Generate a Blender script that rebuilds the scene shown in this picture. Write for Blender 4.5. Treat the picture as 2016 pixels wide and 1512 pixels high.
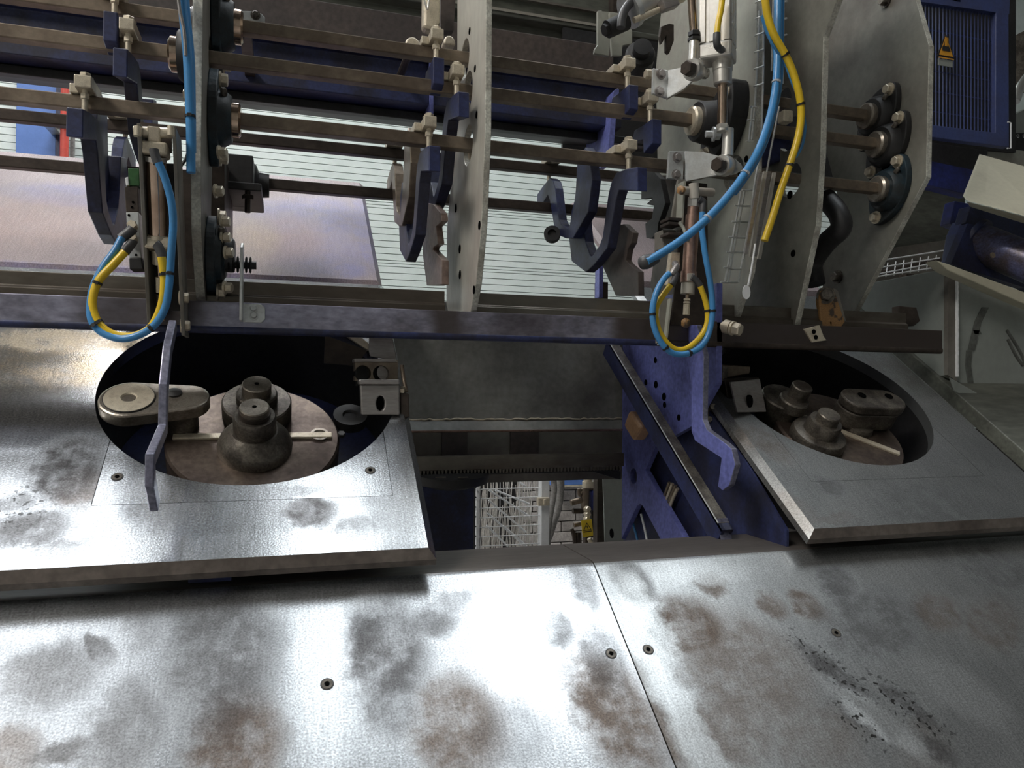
import bpy, bmesh, math, random
from mathutils import Vector as V, Matrix
from math import sin, cos, pi, radians, sqrt, atan2
random.seed(7)
C = bpy.context.scene.collection
SC = bpy.context.scene
for o in list(bpy.data.objects):
    bpy.data.objects.remove(o)

# ------------------------------------------------------------------ camera
EYE = V((0, 0, 1.30))
YAW, PIT, ROL, INC = radians(16.92324), radians(.67044), radians(.42434), radians(36.7399)
FPX = 1462.9                                    # focal length in pixels of a 2016 wide frame
FW = V((sin(YAW)*cos(PIT), cos(YAW)*cos(PIT), sin(PIT)))
RI0 = V((cos(YAW), -sin(YAW), 0)); UP0 = RI0.cross(FW)
RI = RI0*cos(ROL)+UP0*sin(ROL); UP = UP0*cos(ROL)-RI0*sin(ROL)
cam = bpy.data.cameras.new('camera'); cob = bpy.data.objects.new('camera', cam); C.objects.link(cob)
cob.matrix_world = Matrix(((RI.x, UP.x, -FW.x, EYE.x), (RI.y, UP.y, -FW.y, EYE.y), (RI.z, UP.z, -FW.z, EYE.z), (0, 0, 0, 1)))
cam.sensor_width = 36; cam.lens = 36*FPX/2016; cam.clip_start = .02; cam.clip_end = 60
SC.camera = cob

# ------------------------------------------------------------------ light, exposure
SC.view_settings.view_transform = 'Standard'; SC.view_settings.look = 'None'
SC.view_settings.gamma = 1; SC.view_settings.use_curve_mapping = False
SC.view_settings.exposure = 0.0
w = bpy.data.worlds.new('world'); SC.world = w; w.use_nodes = True
w.node_tree.nodes['Background'].inputs[0].default_value = (.62, .72, .85, 1)
w.node_tree.nodes['Background'].inputs[1].default_value = .25
def area(name, loc, target, sx, sy, power, col=(1, 1, 1), spread=180):
    l = bpy.data.lights.new(name, 'AREA'); l.shape = 'RECTANGLE'; l.size = sx; l.size_y = sy
    l.energy = power; l.color = col; l.spread = radians(spread)
    o = bpy.data.objects.new(name, l); C.objects.link(o); o.location = loc
    o.rotation_euler = (V(target)-V(loc)).to_track_quat('-Z', 'Y').to_euler()
    return o
# daylight through the roof lights: (name, centre x, centre y, size x, size y, strength, colour)
SKYLIGHTS = [('key', -.60, 3.5, 1.5, 1.2, 30, (.97, .98, 1.0)),
             ('row_left', -1.75, 1.15, 1.5, 2.1, 3.0, (.90, .95, 1.0)),
             ('row_middle', .36, 1.15, .66, 2.1, 3.8, (.88, .95, 1.0)),
             ('row_right', 2.25, 1.15, 2.1, 2.1, 5.2, (.88, .95, 1.0)),
             ('rear', -1.0, 4.85, 7.0, .5, 20, (.97, .98, 1.0)),
             ('front_left', -4.2, -1.2, 1.8, 3.6, 22, (1.0, .96, .90))]
ROOF_Z = 6.2
# ------------------------------------------------------------------ geometry helpers
EX = V((1, 0, 0)); TD = V((0, cos(INC), sin(INC))); TN = V((0, -sin(INC), cos(INC)))
TH = .70; U = 1.0537                            # the sloping tables are drawn in units of U metres: eye to table plane is TH units
LS = 1.0                                        # unit for turned parts
def ray(x, y): return FW+RI*((x-1008)/FPX)-UP*((y-756)/FPX)
def aY(x, y, Y): d = ray(x, y); return EYE+d*(Y/d.y)
def aX(x, y, X): d = ray(x, y); return EYE+d*(X/d.x)
def aT(x, y, h=0): d = ray(x, y); return EYE+d*((-TH+h)*U/d.dot(TN))
def aZ(x, y, Z): d = ray(x, y); return EYE+d*((Z-EYE.z)/d.z)
def xt(x, y, h=0): p = (aT(x, y, h)-EYE)/U; return (p.x, p.dot(TD))
def T(X, t, h=0): return EYE+(EX*X+TD*t+TN*(h-TH))*U

class B:                                        # a mesh under construction
    def __init__(s): s.bm = bmesh.new()
    def prism(s, pts, vec):
        a = [s.bm.verts.new(p) for p in pts]; vec = V(vec); b = [s.bm.verts.new(V(p)+vec) for p in pts]
        n = len(pts)
        s.bm.faces.new(a); s.bm.faces.new(b[::-1])
        for i in range(n): s.bm.faces.new((a[i], b[i], b[(i+1) % n], a[(i+1) % n]))
        return s
    def box(s, lo, hi):
        x0, y0, z0 = lo; x1, y1, z1 = hi
        return s.prism([(x0, y0, z0), (x1, y0, z0), (x1, y1, z0), (x0, y1, z0)], (0, 0, z1-z0))
    def obox(s, c, ax, ay, az):                 # centre and three full-size edge vectors
        c, ax, ay, az = V(c), V(ax), V(ay), V(az)
        o = c-ax/2-ay/2-az/2
        return s.prism([o, o+ax, o+ax+ay, o+ay], az)
    def frame(s, axis):
        axis = V(axis).normalized(); u = axis.orthogonal().normalized(); return axis, u, axis.cross(u)
    def lathe(s, org, axis, prof, n=32, ph=0, caps=True):
        ax, u, v = s.frame(axis); org = V(org); rings = []
        for r, z in prof:
            rings.append([s.bm.verts.new(org+(ax*z+(u*cos(2*pi*i/n+ph)+v*sin(2*pi*i/n+ph))*max(r, 1e-5))*LS) for i in range(n)])
        for a, b in zip(rings, rings[1:]):
            for i in range(n): s.bm.faces.new((a[i], a[(i+1) % n], b[(i+1) % n], b[i]))
        if caps: s.bm.faces.new(rings[0][::-1]); s.bm.faces.new(rings[-1])
        return s
    def cyl(s, p, q, r, n=20, r2=None):
        p, q = V(p), V(q); L = (q-p).length/LS
        return s.lathe(p, q-p, [(r, 0), (r if r2 is None else r2, L)], n)
    def hexa(s, p, axis, r, h): return s.lathe(p, axis, [(r*.93, 0), (r, h*.08), (r, h*.85), (r*.86, h)], 6)
    def bolt(s, p, axis, r, h):                 # washer and hexagon head
        a = V(axis).normalized()
        s.lathe(p, a, [(r*1.35, 0), (r*1.35, h*.22)], 18); return s.hexa(V(p)+a*h*.22, a, r, h*.8)
    def tube(s, pts, r, n=12, smooth=6, rr=None):
        pts = [V(p) for p in pts]
        if smooth and len(pts) > 2:
            q = [pts[0]*2-pts[1]]+pts+[pts[-1]*2-pts[-2]]; out = []
            for i in range(1, len(q)-2):
                for k in range(smooth):
                    t = k/smooth; a, b, c, d = q[i-1], q[i], q[i+1], q[i+2]
                    out.append(.5*((2*b)+(c-a)*t+(2*a-5*b+4*c-d)*t*t+(3*b-a-3*c+d)*t**3))
            out.append(pts[-1]); pts = out
        u = None; rings = []
        for i, p in enumerate(pts):
            d = (pts[min(i+1, len(pts)-1)]-pts[max(i-1, 0)]).normalized()
            u = d.orthogonal().normalized() if u is None else (u-d*u.dot(d)).normalized()
            v = d.cross(u)
            rings.append([s.bm.verts.new(p+(u*cos(2*pi*k/n)+v*sin(2*pi*k/n))*r) for k in range(n)])
        for a, b in zip(rings, rings[1:]):
            for k in range(n): s.bm.faces.new((a[k], a[(k+1) % n], b[(k+1) % n], b[k]))
        s.bm.faces.new(rings[0][::-1]); s.bm.faces.new(rings[-1])
        s.path = pts
        return s
    def strip(s, pts, wv, nv):                  # flat bar: centre-line points, width vector, thickness along local normal by nv
        wv = V(wv); rings = []
        pts = [V(p) for p in pts]
        for i, p in enumerate(pts):
            d = (pts[min(i+1, len(pts)-1)]-pts[max(i-1, 0)]).normalized(); m = d.cross(wv).normalized()*nv
            rings.append([s.bm.verts.new(q) for q in (p-wv/2-m/2, p+wv/2-m/2, p+wv/2+m/2, p-wv/2+m/2)])
        for a, b in zip(rings, rings[1:]):
            for k in range(4): s.bm.faces.new((a[k], a[(k+1) % 4], b[(k+1) % 4], b[k]))
        s.bm.faces.new(rings[0][::-1]); s.bm.faces.new(rings[-1])
        return s

def obj(name, b, mat, parent=None, bev=0, smooth=None, uv=None, kind=None, label=None):
    bm = b.bm if isinstance(b, B) else b
    bmesh.ops.recalc_face_normals(bm, faces=bm.faces)
    if parent is None:
        xs = [v.co for v in bm.verts]
        org = V(((min(p.x for p in xs)+max(p.x for p in xs))/2, (min(p.y for p in xs)+max(p.y for p in xs))/2, min(p.z for p in xs)))
        loc = org
    else:
        org = V((0, 0, 0)); p = parent
        while p is not None: org += p.location; p = p.parent
        loc = V((0, 0, 0))
    if uv:
        L = bm.loops.layers.uv.new('UVMap')
        for f in bm.faces:
            for l in f.loops:
                d = l.vert.co-EYE; l[L].uv = (d.x, d.dot(TD))
    bmesh.ops.translate(bm, verts=bm.verts, vec=-org)
    me = bpy.data.meshes.new(name); bm.to_mesh(me); bm.free()
    me.materials.append(mat)
    o = bpy.data.objects.new(name, me); C.objects.link(o); o.location = loc; o.parent = parent
    if smooth is not None:
        for p in me.polygons: p.use_smooth = True
        me.set_sharp_from_angle(angle=radians(smooth))
    if bev:
        m = o.modifiers.new('bevel', 'BEVEL'); m.width = bev; m.segments = 2; m.limit_method = 'ANGLE'; m.angle_limit = radians(35)
        m.harden_normals = False
    if kind: o['kind'] = kind
    if label: o['label'] = label
    return o
def thing(name, loc, label, cat, group=None):
    o = bpy.data.objects.new(name, None); C.objects.link(o); o.location = loc; o.empty_display_size = .02
    return tag(o, label, cat, group)
def tag(o, label, cat, group=None):
    o['label'] = label; o['category'] = cat
    if group: o['group'] = group
    return o
def struct(o): o['kind'] = 'structure'; return o
def dup(root, delta, label, group=None):
    r = root.copy(); C.objects.link(r); r.location = root.location+V(delta)
    r['label'] = label
    if group: r['group'] = group
    def kids(a, b):
        for ch in list(a.children):
            if ch.name.startswith('~'): continue
            c = ch.copy(); C.objects.link(c); c.parent = b; kids(ch, c)
    kids(root, r)
    return r
def cut(o, cutters):                            # boolean difference, cutter meshes removed again
    tmp = []
    for b in cutters:
        bmesh.ops.recalc_face_normals(b.bm, faces=b.bm.faces)
        p = V((0, 0, 0)); q = o
        while q is not None: p += q.location; q = q.parent
        bmesh.ops.translate(b.bm, verts=b.bm.verts, vec=-p)
        me = bpy.data.meshes.new('cutter'); b.bm.to_mesh(me); b.bm.free()
        c = bpy.data.objects.new('cutter', me); C.objects.link(c); c.location = p; tmp.append(c)
        m = o.modifiers.new('cut', 'BOOLEAN'); m.object = c; m.solver = 'EXACT'
    keep = [(m.name, m.width) for m in o.modifiers if m.type == 'BEVEL']
    for m in list(o.modifiers):
        if m.type == 'BEVEL': o.modifiers.remove(m)
    bpy.context.view_layer.update()
    dg = bpy.context.evaluated_depsgraph_get()
    me = bpy.data.meshes.new_from_object(o.evaluated_get(dg)); old = o.data; o.modifiers.clear(); o.data = me
    me.name = old.name; bpy.data.meshes.remove(old)
    for c in tmp:
        me2 = c.data; bpy.data.objects.remove(c); bpy.data.meshes.remove(me2)
    if keep:
        m = o.modifiers.new('bevel', 'BEVEL'); m.width = keep[0][1]; m.segments = 2; m.limit_method = 'ANGLE'; m.angle_limit = radians(35)
    return o

# ------------------------------------------------------------------ materials
def NT(name):
    m = bpy.data.materials.new(name); m.use_nodes = True; t = m.node_tree
    return m, t, t.nodes['Principled BSDF'], (lambda k, **kw: mk(t, k, **kw))
def mk(t, k, **kw):
    n = t.nodes.new('ShaderNode'+k)
    for a, v in kw.items():
        if a.startswith('i_'): n.inputs[int(a[2:])].default_value = v
        else: setattr(n, a, v)
    return n
def col3(c): return (c[0], c[1], c[2], 1)
def mat(name, base, rough=.5, metal=0., dirt=None, amt=.5, scale=9., thr=.5, soft=.12, fine=.25, bump=.15, stretch=(1, 1, 1), spec=.5, rvar=.12):
    """painted or bare metal: base colour, blotches of dirt, fine mottling, slight relief"""
    m, t, P, N = NT(name); L = t.links.new
    tc = N('TexCoord'); mp = N('Mapping'); mp.inputs['Scale'].default_value = stretch; L(tc.outputs['Object'], mp.inputs[0])
    n1 = N('TexNoise'); n1.inputs['Scale'].default_value = scale; n1.inputs['Detail'].default_value = 6; n1.inputs['Roughness'].default_value = .65
    n2 = N('TexNoise'); n2.inputs['Scale'].default_value = scale*14; n2.inputs['Detail'].default_value = 3
    L(mp.outputs[0], n1.inputs['Vector']); L(mp.outputs[0], n2.inputs['Vector'])
    r = N('MapRange', interpolation_type='SMOOTHSTEP'); r.inputs[1].default_value = thr-soft; r.inputs[2].default_value = thr+soft; r.inputs[4].default_value = amt
    L(n1.outputs[0], r.inputs[0])
    mx = N('MixRGB', blend_type='MIX'); mx.inputs[1].default_value = col3(base); mx.inputs[2].default_value = col3(dirt or [c*.45 for c in base])
    L(r.outputs[0], mx.inputs[0])
    r2 = N('MapRange'); r2.inputs[1].default_value = .3; r2.inputs[2].default_value = .7; r2.inputs[3].default_value = 1-fine; r2.inputs[4].default_value = 1+fine
    L(n2.outputs[0], r2.inputs[0])
    mu = N('MixRGB', blend_type='MULTIPLY'); mu.inputs[0].default_value = 1; L(mx.outputs[0], mu.inputs[1]); L(r2.outputs[0], mu.inputs[2])
    L(mu.outputs[0], P.inputs['Base Color'])
    P.inputs['Metallic'].default_value = metal; P.inputs['Specular IOR Level'].default_value = spec
    r3 = N('MapRange'); r3.inputs[3].default_value = max(.03, rough-rvar); r3.inputs[4].default_value = min(1, rough+rvar); L(n1.outputs[0], r3.inputs[0])
    L(r3.outputs[0], P.inputs['Roughness'])
    if bump:
        bp = N('Bump'); bp.inputs['Strength'].default_value = bump; bp.inputs['Distance'].default_value = .001; L(n2.outputs[0], bp.inputs['Height']); L(bp.outputs[0], P.inputs['Normal'])
    return m
def emit(name, c, s):
    m, t, P, N = NT(name); P.inputs['Base Color'].default_value = (0, 0, 0, 1)
    P.inputs['Emission Color'].default_value = col3(c); P.inputs['Emission Strength'].default_value = s; return m

def plate_mat(name, blobs, plane_h, base=(.50, .51, .52), brown=(.15, .112, .088), dark=(.085, .08, .08), rough=.36, metal=.85, brush=(60, 60), grime=.35):
    """worn sheet steel; blobs = (px, py, half width px, half height px, tilt deg, strength, kind) measured on the sheet itself"""
    m, t, P, N = NT(name); L = t.links.new
    uv = N('UVMap'); uv.uv_map = 'UVMap'
    n1 = N('TexNoise'); n1.inputs['Scale'].default_value = 26; n1.inputs['Detail'].default_value = 8; n1.inputs['Roughness'].default_value = .7
    n0 = N('TexNoise'); n0.inputs['Scale'].default_value = 7; n0.inputs['Detail'].default_value = 5
    n2 = N('TexNoise'); n2.inputs['Scale'].default_value = 420; n2.inputs['Detail'].default_value = 2
    mp = N('Mapping'); mp.inputs['Scale'].default_value = (brush[0]*4, brush[1]*.35, 1); mp.inputs['Rotation'].default_value = (0, 0, radians(-18))
    n3 = N('TexNoise'); n3.inputs['Scale'].default_value = 1; n3.inputs['Detail'].default_value = 4
    for n_ in (n0, n1, n2): L(uv.outputs[0], n_.inputs['Vector'])
    L(uv.outputs[0], mp.inputs[0]); L(mp.outputs[0], n3.inputs['Vector'])
    wob = N('VectorMath', operation='MULTIPLY_ADD'); L(n1.outputs['Color'], wob.inputs[0]); wob.inputs[1].default_value = (.05, .05, 0); 
    sub = N('VectorMath', operation='SUBTRACT'); L(uv.outputs[0], sub.inputs[0]); sub.inputs[1].default_value = (.025, .025, 0); L(sub.outputs[0], wob.inputs[2])
    acc = {}
    for (x, y, rx, ry, rot, st, kind) in blobs:
        u, v = xt(x, y, plane_h); u2, v2 = xt(x+rx, y, plane_h); u3, v3 = xt(x, y+ry, plane_h); u4, v4 = xt(x, y-ry, plane_h)
        mpb = N('Mapping', vector_type='TEXTURE'); mpb.inputs['Location'].default_value = (u*U, (v3+v4)/2*U, 0)
        mpb.inputs['Rotation'].default_value = (0, 0, radians(rot)); mpb.inputs['Scale'].default_value = (abs(u2-u)*U, abs(v4-v3)/2*U, 1)
        L(wob.outputs[0], mpb.inputs[0])
        ln = N('VectorMath', operation='LENGTH'); L(mpb.outputs[0], ln.inputs[0])
        mr = N('MapRange', interpolation_type='SMOOTHSTEP'); mr.inputs[1].default_value = 1.18; mr.inputs[2].default_value = .5; mr.inputs[3].default_value = 0; mr.inputs[4].default_value = st
        L(ln.outputs['Value'], mr.inputs[0])
        if kind in acc:
            mm = N('Math', operation='MAXIMUM'); L(acc[kind], mm.inputs[0]); L(mr.outputs[0], mm.inputs[1]); acc[kind] = mm.outputs[0]
        else: acc[kind] = mr.outputs[0]
    # break the marks up with noise
    rn = N('MapRange', interpolation_type='SMOOTHSTEP'); rn.inputs[1].default_value = .32; rn.inputs[2].default_value = .62; rn.inputs[3].default_value = .52; L(n1.outputs[0], rn.inputs[0])
    c = N('MixRGB'); c.inputs[1].default_value = col3(base); c.inputs[2].default_value = col3([b*.6 for b in base])
    rg = N('MapRange', interpolation_type='SMOOTHSTEP'); rg.inputs[1].default_value = .42; rg.inputs[2].default_value = .68; rg.inputs[4].default_value = grime; L(n0.outputs[0], rg.inputs[0])
    L(rg.outputs[0], c.inputs[0]); cur = c.outputs[0]
    roughs = None
    n4 = N('TexNoise'); n4.inputs['Scale'].default_value = 150; n4.inputs['Detail'].default_value = 1; L(uv.outputs[0], n4.inputs['Vector'])
    sp = N('MapRange', interpolation_type='SMOOTHSTEP'); sp.inputs[1].default_value = .58; sp.inputs[2].default_value = .66; L(n4.outputs[0], sp.inputs[0])
    for kind, colr in (('brown', brown), ('dark', dark), ('clean_sheen', [min(1, b*1.25) for b in base]), ('blue', (.25, .24, .48)), ('pink', (.42, .28, .24)), ('cream', (.44, .36, .26)), ('speck', (.05, .048, .045))):
        if kind not in acc: continue
        mu = N('Math', operation='MULTIPLY'); L(acc[kind], mu.inputs[0])
        if kind == 'clean_sheen': mu.inputs[1].default_value = 1
        elif kind == 'speck': L(sp.outputs[0], mu.inputs[1])
        else: L(rn.outputs[0], mu.inputs[1])
        x = N('MixRGB'); L(mu.outputs[0], x.inputs[0]); L(cur, x.inputs[1]); x.inputs[2].default_value = col3(colr); cur = x.outputs[0]
        if kind in ('brown', 'dark'):
            if roughs is None: roughs = mu.outputs[0]
            else:
                mm = N('Math', operation='MAXIMUM'); L(roughs, mm.inputs[0]); L(mu.outputs[0], mm.inputs[1]); roughs = mm.outputs[0]
    f = N('MapRange'); f.inputs[1].default_value = .3; f.inputs[2].default_value = .7; f.inputs[3].default_value = .70; f.inputs[4].default_value = 1.25; L(n2.outputs[0], f.inputs[0])
    f3 = N('MapRange'); f3.inputs[1].default_value = .3; f3.inputs[2].default_value = .7; f3.inputs[3].default_value = .9; f3.inputs[4].default_value = 1.1; L(n3.outputs[0], f3.inputs[0])
    for q in (f, f3):
        mu = N('MixRGB', blend_type='MULTIPLY'); mu.inputs[0].default_value = 1; L(cur, mu.inputs[1]); L(q.outputs[0], mu.inputs[2]); cur = mu.outputs[0]
    L(cur, P.inputs['Base Color']); P.inputs['Metallic'].default_value = metal
    rr = N('MapRange'); rr.inputs[3].default_value = rough; rr.inputs[4].default_value = min(.8, rough+.22)
    if roughs is not None: L(roughs, rr.inputs[0])
    else: L(rg.outputs[0], rr.inputs[0])
    L(rr.outputs[0], P.inputs['Roughness'])
    bp = N('Bump'); bp.inputs['Strength'].default_value = .12; bp.inputs['Distance'].default_value = .0006; L(n2.outputs[0], bp.inputs['Height']); L(bp.outputs[0], P.inputs['Normal'])
    return m

M = {}
M['navy'] = mat('navy_paint', (.024, .032, .098), .45, dirt=(.014, .013, .024), amt=.8, scale=12)
M['blue'] = mat('blue_paint', (.125, .142, .385), .42, dirt=(.04, .04, .10), amt=.75, scale=9, thr=.58)
M['royal'] = mat('royal_blue_paint', (.02, .03, .17), .42, dirt=(.012, .013, .04), amt=.8, scale=7)
M['worn_blue'] = mat('worn_blue_beam', (.12, .125, .24), .33, metal=.35, dirt=(.075, .055, .05), amt=.9, scale=5, stretch=(1, 4, 4), fine=.35)
M['rod'] = mat('oily_brown_steel', (.25, .20, .15), .42, metal=.6, dirt=(.12, .09, .068), amt=.8, scale=7, stretch=(1, 1.3, 1.3), fine=.12)
M['rod_dark'] = mat('dark_oily_steel', (.075, .058, .048), .45, metal=.5, dirt=(.03, .024, .02), amt=.8, scale=7, stretch=(1, 1.3, 1.3), fine=.15)
M['rail'] = mat('greasy_rail_steel', (.20, .18, .15), .35, metal=.7, dirt=(.09, .07, .055), amt=.8, scale=4, stretch=(.6, 1.6, 1.6), fine=.12)
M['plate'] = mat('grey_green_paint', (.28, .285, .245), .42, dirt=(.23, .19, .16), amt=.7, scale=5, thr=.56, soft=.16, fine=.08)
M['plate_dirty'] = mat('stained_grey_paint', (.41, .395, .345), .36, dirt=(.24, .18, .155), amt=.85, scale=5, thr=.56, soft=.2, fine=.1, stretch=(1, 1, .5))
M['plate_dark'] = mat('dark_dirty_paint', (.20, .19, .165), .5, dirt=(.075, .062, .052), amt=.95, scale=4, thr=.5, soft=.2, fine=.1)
M['edge'] = mat('cut_plate_edge', (.62, .62, .55), .4, metal=.2, dirt=(.26, .23, .19), amt=.7, scale=20)
M['cream'] = mat('zinc_cream_steel', (.62, .55, .43), .36, metal=.45, dirt=(.34, .28, .21), amt=.6, scale=60, thr=.58, fine=.12)
M['zinc'] = mat('zinc_plated_steel', (.62, .64, .64), .33, metal=.6, dirt=(.40, .38, .35), amt=.5, scale=20, fine=.06)
M['chrome'] = mat('oily_chrome', (.55, .43, .34), .18, metal=1., dirt=(.30, .20, .14), amt=.6, scale=18, fine=.03, bump=0)
M['alu'] = mat('aluminium', (.72, .70, .66), .3, metal=.75, dirt=(.5, .47, .42), amt=.5, scale=12, fine=.04)
M['teal'] = mat('dark_teal_casting', (.013, .032, .046), .5, dirt=(.010, .012, .012), amt=.9, scale=14, bump=.4)
M['black'] = mat('black_greasy_steel', (.022, .021, .022), .5, dirt=(.010, .010, .010), amt=.8, scale=9)
M['rubber'] = mat('dark_grey_plastic', (.055, .055, .058), .45, fine=.05, amt=.2)
M['cast'] = mat('dirty_cast_steel', (.17, .15, .125), .42, metal=.6, dirt=(.055, .046, .04), amt=.9, scale=22, thr=.5, fine=.3, bump=.35)
M['pin'] = mat('worn_pin_steel', (.36, .32, .27), .32, metal=.8, dirt=(.13, .11, .09), amt=.7, scale=30, thr=.55, fine=.15)
M['disc'] = mat('scaly_turret_steel', (.175, .135, .108), .36, metal=.7, dirt=(.075, .055, .048), amt=.9, scale=9, thr=.5, soft=.14, fine=.22, bump=.3)
M['brushed'] = mat('brushed_grey_steel', (.36, .34, .33), .34, metal=.7, dirt=(.26, .22, .20), amt=.6, scale=4, stretch=(1, 6, 6), fine=.12)
M['lever'] = mat('worn_blue_grey_lever', (.26, .26, .34), .34, metal=.55, dirt=(.12, .12, .18), amt=.6, scale=14, fine=.3)
M['hose_blue'] = mat('blue_hose', (.055, .24, .52), .32, dirt=(.06, .19, .36), amt=.4, scale=20, fine=.04, bump=0)
M['hose_yellow'] = mat('yellow_hose', (.74, .50, .02), .34, dirt=(.5, .34, .04), amt=.3, scale=20, fine=.04, bump=0)
M['hose_grey'] = mat('grey_conduit', (.22, .21, .20), .5)
M['tie'] = mat('black_cable_tie', (.015, .015, .015), .45, bump=0)
M['tie_grey'] = mat('clear_cable_tie', (.35, .36, .38), .35, bump=0)
M['backplate'] = mat('oil_stained_grey_green_sheet', (.26, .26, .24), .38, dirt=(.055, .048, .043), amt=.75, scale=6, thr=.56, soft=.22, fine=.12)
M['wood'] = mat('light_brown_buffer', (.42, .25, .14), .55, dirt=(.22, .12, .07), amt=.4, scale=14, fine=.1)
M['siding'] = mat('pale_green_siding', (.66, .72, .69), .5, dirt=(.50, .58, .54), amt=.5, scale=2, fine=.03, bump=0)
M['brick'] = mat('grey_blockwork', (.42, .39, .37), .8, dirt=(.17, .16, .15), amt=.5, scale=6, fine=.2, bump=.4)
M['mortar'] = mat('dark_joint', (.06, .055, .05), .9)
M['floor'] = mat('concrete_floor', (.26, .25, .24), .7, dirt=(.15, .14, .13), amt=.6, scale=2, fine=.15)
M['roof'] = mat('grey_roof_sheet', (.16, .16, .16), .8, fine=.05)
M['hall'] = mat('hall_side_wall', (.30, .31, .30), .8, fine=.05)
M['door'] = mat('door_blue', (.09, .19, .50), .5, fine=.03, amt=.2)
M['red'] = mat('red_pipe_paint', (.55, .07, .05), .45, fine=.05, amt=.3)
M['fence'] = mat('light_grey_fence', (.66, .67, .68), .45, fine=.04, amt=.2)
M['bundle'] = mat('bright_wire_bundle', (.70, .67, .63), .45, metal=.3, dirt=(.30, .28, .26), amt=.6, scale=30, fine=.2)
M['panel_cream'] = mat('cream_sheet_cover', (.50, .47, .36), .42, dirt=(.30, .27, .20), amt=.5, scale=7, thr=.62, fine=.05)
M['grey_box'] = mat('grey_green_cabinet', (.27, .29, .27), .45, dirt=(.16, .165, .155), amt=.6, scale=4, thr=.55, soft=.2, fine=.05)
M['guard'] = mat('guard_blue_paint', (.045, .062, .17), .45, dirt=(.04, .045, .10), amt=.6, scale=9, fine=.12)
M['brown_dark'] = mat('dark_brown_beam', (.075, .058, .050), .5, dirt=(.04, .032, .03), amt=.7, scale=6)
M['greenbeam'] = mat('dark_grey_green_beam', (.115, .12, .10), .45, dirt=(.05, .05, .042), amt=.8, scale=4, stretch=(.5, 2, 2))
M['orange'] = mat('orange_paint_chipped', (.30, .165, .065), .5, dirt=(.05, .04, .035), amt=.95, scale=38, thr=.55, soft=.04)
M['yellow'] = mat('yellow_sign', (.78, .55, .03), .5, fine=.04, amt=.2)
M['amber'] = mat('amber_sign', (.62, .30, .03), .45, fine=.06, amt=.3)
M['green'] = mat('green_block', (.03, .11, .03), .4)
M['copper'] = mat('copper_tinted_steel', (.45, .30, .24), .3, metal=.85, dirt=(.2, .12, .10), amt=.6, scale=24, fine=.08)
M['white'] = mat('white_tag', (.75, .76, .77), .45, fine=.03, amt=.1)

def beam_mat():
    m = mat('worn_lilac_brown_beam', (.34, .335, .43), .32, metal=.55, dirt=(.12, .105, .12), amt=.85, scale=4, thr=.54, soft=.14, stretch=(1, 2, 2), fine=.3)
    t = m.node_tree; L = t.links.new; P = t.nodes['Principled BSDF']; src = P.inputs['Base Color'].links[0].from_socket
    tc = mk(t, 'TexCoord'); sx = mk(t, 'SeparateXYZ'); L(tc.outputs['Object'], sx.inputs[0])
    n = mk(t, 'TexNoise'); n.inputs['Scale'].default_value = 5; L(tc.outputs['Object'], n.inputs['Vector'])
    ad = mk(t, 'Math', operation='MULTIPLY_ADD'); L(n.outputs[0], ad.inputs[0]); ad.inputs[1].default_value = .25; L(sx.outputs[0], ad.inputs[2])
    cr = mk(t, 'ValToRGB'); r = mk(t, 'MapRange'); r.inputs[1].default_value = -1.3; r.inputs[2].default_value = 1.3; L(ad.outputs[0], r.inputs[0]); L(r.outputs[0], cr.inputs[0])
    e = cr.color_ramp.elements; e[0].position = 0; e[0].color = (0, 0, 0, 1); e[1].position = 1; e[1].color = (1, 1, 1, 1)
    for pos, v in BEAM_BROWN:
        q = e.new(pos); q.color = (v, v, v, 1)
    x = mk(t, 'MixRGB'); L(cr.outputs[0], x.inputs[0]); L(src, x.inputs[1]); x.inputs[2].default_value = (.075, .060, .054, 1); L(x.outputs[0], P.inputs['Base Color'])
    return m
# brown greasy stretches along the beam: (position along the 2.6 m length, amount)
BEAM_BROWN = [(.44, .0), (.455, .8), (.50, .8), (.515, 0), (.64, 0), (.655, .9), (.675, .9), (.69, .1), (.755, .1), (.775, .95)]
M['beam'] = beam_mat()
M['ledge'] = mat('dark_brown_sheet_edge', (.10, .088, .08), .5, metal=.3, dirt=(.07, .06, .055), amt=.7, scale=6, stretch=(.5, 3, 3), fine=.15)  # ledge strip coloured darker and browner than the apron sheets
M['plate_r'] = mat('dirty_shaded_grey_green_paint', (.19, .187, .16), .42, dirt=(.10, .085, .072), amt=.85, scale=5, thr=.52, soft=.16, fine=.1)  # dirt blotches; base also dimmed to stand for weaker light on these plates
M['scuff'] = mat('dark_scuff', (.11, .115, .105), .6)
M['notch'] = mat('brown_worn_sheet', (.26, .19, .16), .4, dirt=(.13, .09, .075), amt=.8, scale=8)
M['void'] = mat('dark_bore', (.004, .004, .004), .95, fine=.0, amt=0, bump=0, spec=.0)
M['front_rim'] = mat('browned_bevel_steel', (.27, .23, .205), .35, metal=.7, dirt=(.15, .125, .11), amt=.8, scale=6, fine=.2)
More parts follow.
